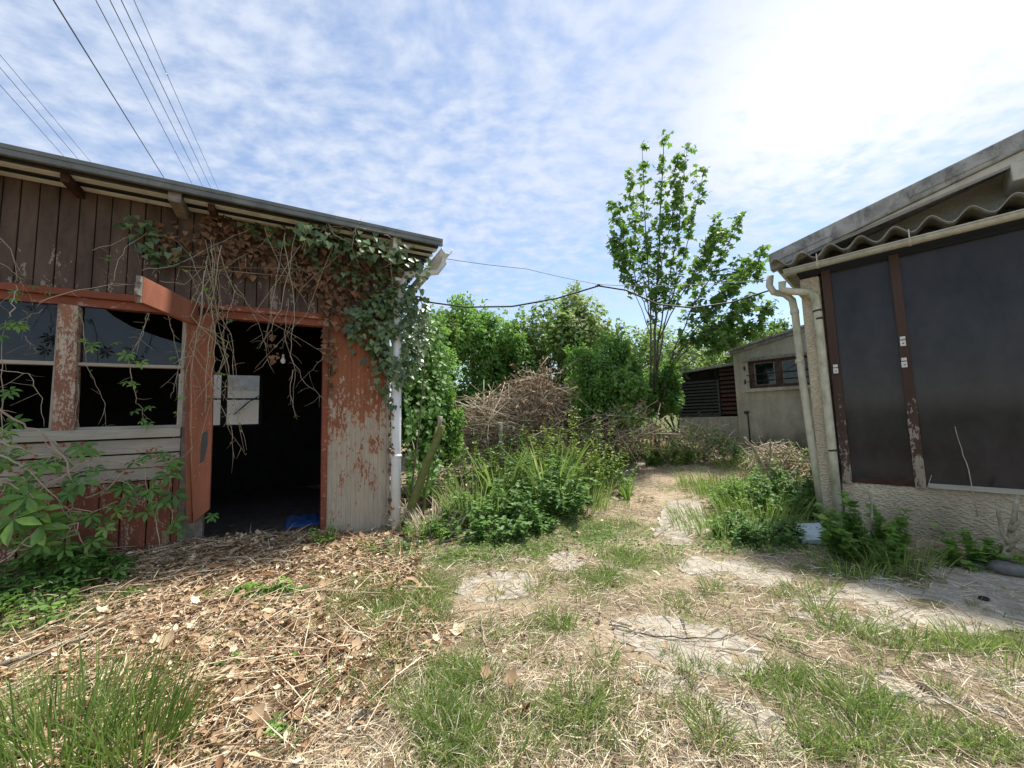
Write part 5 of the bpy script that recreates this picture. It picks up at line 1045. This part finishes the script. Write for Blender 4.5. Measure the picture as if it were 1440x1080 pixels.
iv = ivy('green_ivy', 'glossy green ivy draped over the shed corner and the white drainpipe', [([(430,330),(500,325),(560,345),(600,380),(605,430),(560,470),(520,420),(470,390),(430,370)], 420), ([(490,430),(560,395),(604,420),(600,500),(580,530),(560,545),(545,520),(520,490),(485,470)], 1300), ([(480,482),(530,480),(548,500),(545,540),(520,520)], 70), ([(520,520),(556,500),(575,560),(555,585),(530,545)], 90), ([(330,310),(420,318),(430,345),(370,345)], 60)], 'ivy', 
    stems=[([(560,740,.05),(556,640,.06),(558,540,.07),(540,450,.07),(500,370,.08)], .014), ([(575,720,.05),(590,600,.06),(600,480,.06),(590,400,.08)], .012)], size=(.035, .09), outr=(.04, .24), cm=.5)
iv = ivy('green_ivy', 'ivy covered bush leaning on the end wall right of the white drainpipe', [([(568,430),(620,430),(630,520),(622,640),(605,700),(572,690)], 1500)], 'darkshrub', size=(.035, .08), outr=(-.8, -.12), cm=.4)
iv = ivy('green_ivy', 'mixed ivy tuft climbing over the roof edge at the shed corner', [([(400,315),(450,310),(560,335),(610,362),(600,395),(540,370),(440,345)], 190)], 'ivy', size=(.05, .085), outr=(.28, .5), cm=.62)
iv = ivy('green_ivy', 'small sprays of green ivy on the dark boards left of the rafter end', [([(160,310),(200,300),(235,330),(260,360),(250,385),(215,370),(180,340)], 60)], 'ivy', size=(.05, .08))

# --- bare hanging vines ---------------------------------------------------
def vines(name, lab, lines, sprigs=(), r=.006, leafs=T_PALM, lsize=.07, mt='creeper', cm=.6, buds=0, twigs=.5):
    p0 = lines[0][0]; org = PL.wp(p0[0], p0[1], p0[2]); t = thing(name, lab, 'climbing plant', org); st = MB(); lf = MB(); nleaf = 0
    for ln in lines:
        rr_ = r*U(.45, .8); st = MB()
        W = [PL.wp(x, y, o_)-org for x, y, o_ in ln]; P = wiggle(W, 5, .012); st.tube(P, np.linspace(rr_, rr_*.4, len(P)), 5, U(.45, .95))
        for _ in range(int(len(P)*twigs)):
            q = P[RNG.integers(1, len(P))]; dv = (rand_unit(1)[0]*.8-UPV*.35-PL.iny*.2)*U(.06, .22); st.tube([q, q+dv*.5+U(-.015, .015, 3), q+dv], [rr_*.5, rr_*.4, rr_*.25], 4, U(.45, .95))
        st.build('stem', MT['vine'], t)
        if buds:
            k = RNG.integers(0, len(P), max(1, int(len(P)*buds))); q = len(k); lf.leaves(T_SIMPLE, P[k], rand_unit(q)+UPV*.5, rand_unit(q), U(.02, .045, q), U(.55, 1, q)); nleaf += q
    for (x, y, o_, s_) in sprigs:
        for _ in range(RNG.integers(1, 3)):
            p = PL.wp(x+U(-6, 6), y+U(-6, 6), o_+U(-.03, .03))-org; lf.leaves(leafs, p[None], (-PL.iny*.7+UPV*.7+rand_unit(1)[0]*.4)[None], (-UPV*.5+rand_unit(1)[0]*.8-PL.iny*.3)[None], lsize*s_*U(.8, 1.15), np.clip(RNG.normal(cm, .15), 0, 1)); nleaf += 1
    if nleaf: lf.build('leaves', MT[mt], t)
    return t
vines('hanging_vine', 'bare tangled vine stems hanging over the orange door stile', [[(296,335,.2),(300,400,.25),(290,440,.22),(262,520,.2),(250,580,.18),(243,625,.15)], [(300,340,.2),(310,420,.24),(318,500,.2),(300,560,.18)], [(292,360,.2),(285,430,.25),(272,500,.25),(268,600,.2),(270,660,.16)], [(305,345,.22),(330,410,.22),(312,470,.2),(328,560,.18),(320,600,.17),(345,640,.15)],
 [(298,420,.22),(303,480,.22),(298,540,.2),(325,600,.2),(330,645,.15)], [(262,440,.2),(280,400,.22),(310,380,.24),(345,360,.22)], [(220,400,.2),(235,440,.15),(245,480,.1),(255,540,.08)], [(210,440,.1),(195,480,.12),(183,500,.1)], [(300,450,.2),(290,520,.2),(288,580,.18)], [(285,400,.2),(300,430,.2),(325,470,.2),(330,560,.16),(347,633,.16)], [(255,430,.15),(262,470,.2),(246,540,.18),(240,560,.17)]]+[[(280+U(-30, 45), U(330, 400), U(.15, .28)), (285+U(-25, 40), U(420, 460), U(.18, .26)), (285+U(-30, 45), U(480, 540), U(.15, .22)), (285+U(-35, 60), U(560, 640), U(.12, .2))] for _ in range(9)],
 sprigs=((300,420,.25,.55),(285,400,.25,.5),(312,520,.2,.5),(318,455,.2,.5),(280,470,.24,.5),(255,560,.2,.5),(290,560,.2,.45)), cm=.75, buds=.5)
vines('hanging_vine', 'bare pale vine stems dangling across the dark doorway opening', [[(372,320,.25),(392,370,.25),(382,430,.22),(372,480,.2),(376,505,.18)], [(400,330,.28),(388,390,.26),(382,440,.24),(374,490,.2)], [(400,330,.28),(408,390,.25),(414,450,.22),(408,500,.2),(430,540,.15),(455,560,.1)], [(330,400,.25),(350,430,.22),(365,460,.2),(378,495,.16)], [(395,370,.26),(420,410,.25),(440,440,.22)], [(405,420,.22),(400,470,.2),(415,520,.16),(412,570,.12),(418,590,.1)], [(320,470,.2),(332,520,.18),(340,560,.16)], [(455,500,.12),(440,520,.12),(420,538,.1)], [(412,520,.1),(408,545,.1),(415,585,.08)]]+[[(U(360, 500), U(310, 370), U(.2, .3)), (U(350, 480), U(400, 450), U(.18, .26)), (U(345, 470), U(460, 520), U(.12, .2))] for _ in range(4)],
 sprigs=((400,345,.26,.5),), cm=.6, buds=.15)
vines('hanging_vine', 'pale looping twigs sprouting over the roof edge at the shed corner', [[(440,330,.3),(470,318,.4),(500,318,.45),(560,332,.5)], [(455,305,.42),(470,330,.4),(505,345,.38),(560,350,.4),(618,362,.38)], [(540,345,.42),(550,370,.4),(552,400,.35),(560,410,.3)], [(500,322,.45),(495,345,.4),(505,375,.3)], [(425,350,.3),(430,330,.35),(420,315,.4)], [(495,330,.45),(505,315,.45),(510,312,.45)], [(540,330,.45),(560,340,.45),(580,345,.45)], [(560,375,.35),(575,390,.3),(585,400,.25)]], buds=.1)
vines('hanging_vine', 'long pale bare stems crossing the dark boards above the windows', [[(55,425,.1),(100,410,.12),(155,400,.12),(190,400,.1)], [(130,352,.1),(175,335,.12),(200,328,.12)], [(160,395,.1),(165,370,.12),(180,345,.12),(215,325,.1),(250,340,.1),(275,370,.12)], [(200,380,.1),(240,375,.12),(300,345,.15),(355,320,.2)], [(225,395,.12),(260,400,.15),(300,365,.18)], [(0,335,.1),(15,350,.1),(24,395,.1)], [(0,370,.1),(22,385,.12),(42,415,.12)]]+[[(U(160, 420), U(315, 380), U(.06, .12)), (U(180, 430), U(330, 400), U(.1, .18)), (U(190, 450), U(340, 410), U(.08, .14))] for _ in range(4)],
 sprigs=((45,402,.1,.7),(65,405,.1,.7),(150,365,.1,.4),(20,415,.1,.8)), cm=.5, buds=.12)
vines('virginia_creeper', 'slender creeper with palmate leaves hanging over the second window', [[(112,440,.1),(118,470,.12),(122,515,.12),(140,550,.12),(148,570,.1),(149,600,.1)], [(180,500,.15),(185,530,.15),(192,560,.14),(200,580,.14),(205,610,.12)], [(110,540,.1),(108,570,.1),(110,605,.1)], [(208,440,.12),(198,470,.14),(183,495,.15)]],
 sprigs=((120,478,.12,.75),(130,485,.12,.8),(180,500,.15,1.1),(192,506,.15,1),(185,535,.15,1),(190,545,.15,1),(195,577,.14,1),(212,575,.14,.9),(205,590,.14,.8),(170,480,.14,.8),(110,440,.12,.6),(215,432,.12,.8),(240,507,.12,.6)), lsize=.08, cm=.7, buds=.1)
vines('virginia_creeper', 'creeper shoots climbing past the left window at the picture edge', [[(0,650,.35),(5,560,.3),(2,500,.3),(8,450,.3)], [(0,520,.25),(40,525,.2),(60,560,.16),(62,600,.14)], [(15,445,.3),(20,420,.28),(22,400,.2)], [(60,435,.15),(30,450,.25),(10,460,.3)], [(35,472,.2),(45,485,.2),(54,495,.2)]],
 sprigs=((5,455,.3,1),(20,455,.3,1),(30,460,.28,.9),(8,550,.3,1),(3,475,.3,.9),(15,590,.3,1.2),(5,610,.3,1)), lsize=.08, cm=.6, buds=.1)
vines('virginia_creeper', 'large heap of creeper with big palmate leaves and thick stems at the left edge', [[(-20,560,.5),(20,590,.5),(60,610,.45),(95,650,.45),(108,690,.45),(98,720,.4),(110,750,.4),(130,790,.4),(145,840,.5)], [(0,675,.5),(30,690,.5),(60,740,.5),(70,770,.5)], [(0,640,.45),(40,660,.45),(80,700,.4),(100,730,.4)], [(0,620,.4),(60,640,.4),(120,645,.35),(190,650,.3)], [(75,620,.3),(95,640,.3),(98,660,.3)], [(40,700,.4),(100,660,.4),(135,640,.35)], [(10,780,.6),(50,750,.55),(110,735,.5)], [(120,700,.35),(150,690,.3),(180,660,.25)], [(80,710,.4),(120,725,.35),(165,705,.3)]],
 sprigs=[(U(0, 145), U(612, 790), U(.2, .55), U(.7, 1.35)) for _ in range(48)]+[(60,720,.55,2.),(55,740,.55,2.),(35,700,.55,1.9),(20,725,.6,2)], r=.012, lsize=.095, cm=.55)
vines('virginia_creeper', 'creeper with broad shiny leaves between the door stile and the lower boards', [[(225,770,.2),(215,720,.2),(205,680,.2),(200,640,.18)], [(240,740,.2),(240,700,.2),(238,660,.2)], [(190,700,.2),(165,700,.2)], [(150,665,.15),(180,680,.18),(200,700,.2)]],
 sprigs=[(205,640,.2,1.),(195,645,.2,1.1),(238,665,.25,1.5),(240,655,.25,1.5),(240,695,.25,1.5),(228,700,.25,1.4),(175,690,.2,1.3),(180,700,.2,1.3),(205,720,.2,1.3),(215,690,.2,1.2),(190,720,.2,1.),(250,738,.2,1.3),(245,748,.2,1.3),(170,680,.2,1.1),(130,755,.25,1.1),(140,760,.25,1.1),(295,722,.15,.8),(230,640,.2,1.1),(160,715,.2,1)], r=.006, lsize=.09, cm=.5)

# --- leafy ground cover on the left ------------------------------------
def groundpatch(name, lab, px_, py_, rx, ry, n, size, tp, mt, h=.12, cm=.5, cat='plant', group=None):
    base = gpt(px_, py_); a = U(0, 6.28, n); r0 = np.sqrt(U(0, 1, n)); x_ = base[0]+rx*r0*np.cos(a); y_ = base[1]+ry*r0*np.sin(a); k = free(x_, y_); x_, y_ = x_[k], y_[k]; n = len(x_)
    z_ = GH(x_, y_)+U(.01, h, n)*(1-.5*r0[k]); m_ = MB(); m_.leaves(tp, np.column_stack([x_, y_, z_])-base, rand_unit(n)*.45+UPV, rand_unit(n)-UPV*.2, U(.7, 1.25, n)*size, np.clip(RNG.normal(cm, .18, n), 0, 1))
    for i in range(0, n, 2): p = np.array([x_[i], y_[i], z_[i]])-base; m_.tube([p+np.array([U(-.03, .03), U(-.03, .03), -h]), p], [.0025, .002], 4, .4)
    return tag(m_.build(name, MT[mt], loc=base), lab, cat, group)
groundpatch('creeper_patch', 'dense patch of creeper leaves spilling over litter at the left edge', 60, 820, .42, .35, 260, .075, T_PALM, 'creeper', .22, .42)
groundpatch('creeper_patch', 'low green leaf carpet at the far left, below the creeper heap', 20, 870, .4, .25, 420, .045, T_NETTLE, 'weed', .16, .5)
groundpatch('creeper_patch', 'creeper leaves at the foot of the peeling lower boards', 120, 815, .3, .2, 110, .08, T_PALM, 'creeper', .2, .45)
groundpatch('creeper_seedling', 'light green palmate seedlings on litter in front of the doorway', 352, 838, .14, .09, 46, .06, T_PALM, 'creeper', .12, .68)
groundpatch('creeper_seedling', 'broader creeper seedlings beside the short grass edge', 405, 835, .13, .08, 30, .065, T_PALM, 'creeper', .12, .5)
groundpatch('creeper_seedling', 'few creeper leaves lying in litter right of the tall grass', 392, 1028, .09, .05, 9, .05, T_PALM, 'creeper', .06, .65)
groundpatch('creeper_seedling', 'pair of creeper leaves in the litter under the fallen branch', 180, 838, .1, .06, 12, .06, T_PALM, 'creeper', .08, .6)
groundpatch('creeper_seedling', 'small creeper sprig in litter at mid left', 330, 938, .1, .05, 10, .05, T_PALM, 'creeper', .07, .65)

# --- grass tufts -----------------------------------------------------------
def tuft_mesh(n, h, w_, sp, dry=.15, cm=.5):
    m_ = MB(); a = U(0, 6.28, n); r0 = sp*np.sqrt(U(0, 1, n)); b0 = np.column_stack([r0*np.cos(a), r0*np.sin(a), np.full(n, -.01)]); L = h*U(.45, 1.1, n); az = a+U(-.9, .9, n)
    tl = U(.05, .55, n); d = np.column_stack([np.cos(az)*tl, np.sin(az)*tl, np.ones(n)]); bend = np.column_stack([np.cos(az)*L*U(0, .55, n), np.sin(az)*L*U(0, .55, n), -L*U(0, .4, n)])
    k = U(0, 1, n) < dry; c = np.clip(RNG.normal(cm, .17, n), 0, 1)
    m_.blades(b0[~k], d[~k], L[~k], w_*U(.7, 1.3, (~k).sum()), bend[~k], c[~k], 0, 4); 
    if k.any(): m_.blades(b0[k], d[k]*np.array([1.5, 1.5, .7]), L[k]*.8, w_*U(.5, 1, k.sum()), bend[k], U(.2, .9, k.sum()), 1, 4)
    o = m_.build('grass_tuft', [MT['grass'], MT['dryblade']]); me = o.data; bpy.data.objects.remove(o); return me
TUFT = [tuft_mesh(60, .16, .0048, .06, .3), tuft_mesh(90, .2, .005, .085, .25), tuft_mesh(45, .13, .0045, .06, .45), tuft_mesh(120, .17, .0045, .13, .4), tuft_mesh(70, .26, .0055, .07, .1, .6), tuft_mesh(70, .12, .004, .1, .65, .6)]
def tuft(px_, py_, k, s_, lab, group='green grass tufts in the yard'):
    o = bpy.data.objects.new('grass_tuft', TUFT[k]); COL.objects.link(o); p = gpt(px_, py_); o.location = p; o.rotation_euler = (0, 0, U(0, 6.28)); o.scale = (s_*U(.9, 1.1), s_*U(.9, 1.1), s_*U(.85, 1.15)); return tag(o, lab, 'grass tuft', group)
for (x, y, k, s_, lab) in ((790,885,1,1.,'bushy bright tuft alone in the straw right of the grass strip'),(752,832,1,.9,'grass tuft arching over the nearest concrete patch'),(850,932,0,1.,'thin upright tuft at the left end of the dusty slab'),(808,1005,3,1.,'wide loose tuft in straw at the bottom centre'),(985,1012,0,1.,'tuft with brown dead base at bottom right of centre'),
   (1168,886,0,1.1,'slim upright tuft at the left front of the largest slab'),(1212,890,1,.9,'bushy upright tuft against the bright edge of the largest slab'),(1345,915,4,.75,'tall fresh tuft before the largest slab, left of a row'),(1375,915,4,.85,'tallest fresh tuft of the row before the largest slab'),(1432,915,4,.75,'tall tuft cut by the right edge of the picture'),(1290,908,0,1.1,'spreading tuft with bent blades before the largest slab'),(640,960,4,.6,'tall tuft heading the grass strip near bottom centre'),(885,790,3,1.1,'broad lush tuft left of the footpath end'),(25,995,4,.9,'tuft behind the tall grass clump at the left edge')):
    tuft(x, y, k, s_, lab)
more = [(600,945),(622,975),(640,1000),(612,1020),(650,1035),(685,1050),(625,1062),(665,1020),(640,1070),(700,1072),(900,775),(930,768),(862,802),(820,832),(845,820),(770,822),(645,802),(668,795),(690,790),(655,812),
 (1085,945),(1105,952),(1125,958),(1150,966),(1170,976),(1192,985),(1210,998),(1232,1010),(1250,1025),(1140,1050),(1165,1062),(1120,1040),(1320,1040),(1345,1048),(1365,1055),(1395,1050),(1425,1058),(1300,1030),(960,960),(975,945),(1040,960),(1060,955),(930,1005),(870,1030),(835,1040),(860,985),(760,990),(1010,1050),
 (925,845),(950,850),(975,842),(1000,830),(1015,850),(1040,880),(940,760),(1000,745),(1015,735),(985,725),(970,700),(1060,800),(1100,840),(1130,835),(1160,835),(1250,870),(1320,925),(1410,905),(1240,900),(1150,900),(720,890),(745,925),(705,1010),(780,940),(820,960),(500,850),(520,835),(545,860),(575,845),(600,860),(560,885),(590,885),(530,880),(480,838),(615,835),(510,820),(550,825),(1390,1065),(1200,1040),(1230,1060),(1285,1070)]
more += [(U(445, 630), U(800, 900)) for _ in range(26)]+[(U(590, 700), U(925, 1075)) for _ in range(12)]+[(U(560, 1440), U(790, 1075)) for _ in range(42)]+[(U(860, 1010), U(690, 790)) for _ in range(14)]+[(U(250, 560), U(840, 1070)) for _ in range(16)]
for x, y in more: tuft(x+U(-5, 5), y+U(-4, 4), int(RNG.choice([0, 1, 2, 3, 5], p=[.25, .2, .25, .15, .15])), U(.6, 1.), 'ordinary small green and straw coloured grass tuft in the dry yard', 'small grass tufts in the yard')
# tall clump in the bottom left corner
swords('grass_clump', 'tall dark green grass clump filling the bottom left corner', 'grass', 85, 1072, 420, .42, .0065, .3, 'grass', cm=.3)
swords('grass_clump', 'long grass leaning right from the bottom left corner', 'grass', 195, 1070, 260, .38, .006, .16, 'grass', cm=.28)

# ------------------------------------------------------------------ LIGHT, SKY, CAMERA
SUN_AZ, SUN_EL = 50., 63.
w = bpy.data.worlds.new('World'); scene.world = w; w.use_nodes = True; nt = w.node_tree; nt.nodes.clear(); b = NB(nt)
sky = b.n('TexSky', sky_type='NISHITA', sun_disc=False, sun_elevation=math.radians(SUN_EL), sun_rotation=math.radians(SUN_AZ), air_density=1., dust_density=.25, ozone_density=1.5)
dirn = b.n('TexCoord').outputs['Generated']; sp = b.n('SeparateXYZ', i_0=dirn)
zz_ = b.math('ADD', b.math('MAXIMUM', sp.outputs[2], 0.), .16)
cp = b.n('CombineXYZ', i_0=b.math('DIVIDE', sp.outputs[0], zz_), i_1=b.math('DIVIDE', sp.outputs[1], zz_)).outputs[0]
warp = b.n('TexNoise', i_Vector=cp, i_Scale=1.3, i_Detail=3.).outputs['Color']
cpw = b.n('VectorMath', operation='MULTIPLY_ADD', i_0=warp, i_1=(.22, .22, 0), i_2=cp).outputs[0]
cell = b.noise(b.mapv(cpw, (1.0, 1.35, 1)), 11.5, 6, .56, .1); strk = b.noise(b.mapv(b.n('VectorRotate', rotation_type='Z_AXIS', i_Vector=cpw, i_Angle=.7).outputs[0], (.5, 2.2, 1)), 1.5, 6, .6)
big = b.noise(b.mapv(cp, (1, 1, 1), (4.3, 2.2, 0)), .9, 4, .55); elv = b.mr(sp.outputs[2], .3, .56)
dd = at(1240, 170, 1.)-EYE; dd = dd/np.linalg.norm(dd)
dot = b.n('VectorMath', operation='DOT_PRODUCT', i_0=dirn, i_1=tuple(dd)).outputs['Value']
wide = b.mr(dot, .72, .98); veil = b.math('POWER', b.mr(dot, .93, .997), 1.3)
f = b.math('ADD', b.math('MULTIPLY', cell, 1.1), b.math('ADD', b.math('MULTIPLY', strk, .38), b.math('MULTIPLY', big, .5)))
f = b.math('ADD', f, b.math('ADD', b.math('MULTIPLY', b.math('MULTIPLY', wide, elv), .2), b.math('ADD', b.math('MULTIPLY', b.math('MULTIPLY', veil, elv), .2), b.math('MULTIPLY', elv, .17))))
mask = b.n('MapRange', interpolation_type='SMOOTHSTEP'); nt.links.new(f, mask.inputs[0]); mask.inputs[1].default_value = .82; mask.inputs[2].default_value = 1.5; mask.inputs[3].default_value = .2; mask.inputs[4].default_value = 1.
cc = b.mix(b.math('MULTIPLY', veil, elv), (3.7, 4.1, 4.85), (5.6, 5.7, 5.9))
mixd = b.mix(mask.outputs[0], sky.outputs[0], cc)
bg = b.n('Background', i_Color=mixd, i_Strength=.102); wo = b.n('OutputWorld'); nt.links.new(bg.outputs[0], wo.inputs[0])
sl = bpy.data.lights.new('sun', 'SUN'); sl.energy = 3.7; sl.angle = math.radians(5.); sl.color = (1, .955, .88)
so = bpy.data.objects.new('sun', sl); COL.objects.link(so)
a, e_ = math.radians(SUN_AZ), math.radians(SUN_EL); from mathutils import Vector, Matrix
tos = Vector((math.sin(a)*math.cos(e_), math.cos(a)*math.cos(e_), math.sin(e_))); so.rotation_euler = tos.to_track_quat('Z', 'Y').to_euler()
cam = bpy.data.cameras.new('camera'); cam.sensor_width = 36; cam.lens = 36*FPX/1440; cam.clip_start = .05; cam.clip_end = 2000
co = bpy.data.objects.new('camera', cam); COL.objects.link(co)
co.matrix_world = Matrix(((rt[0], up[0], -fw[0], EYE[0]), (rt[1], up[1], -fw[1], EYE[1]), (rt[2], up[2], -fw[2], EYE[2]), (0, 0, 0, 1)))
scene.camera = co
scene.view_settings.view_transform = 'Standard'; scene.view_settings.look = 'None'; scene.view_settings.gamma = 1; scene.view_settings.exposure = 1.02
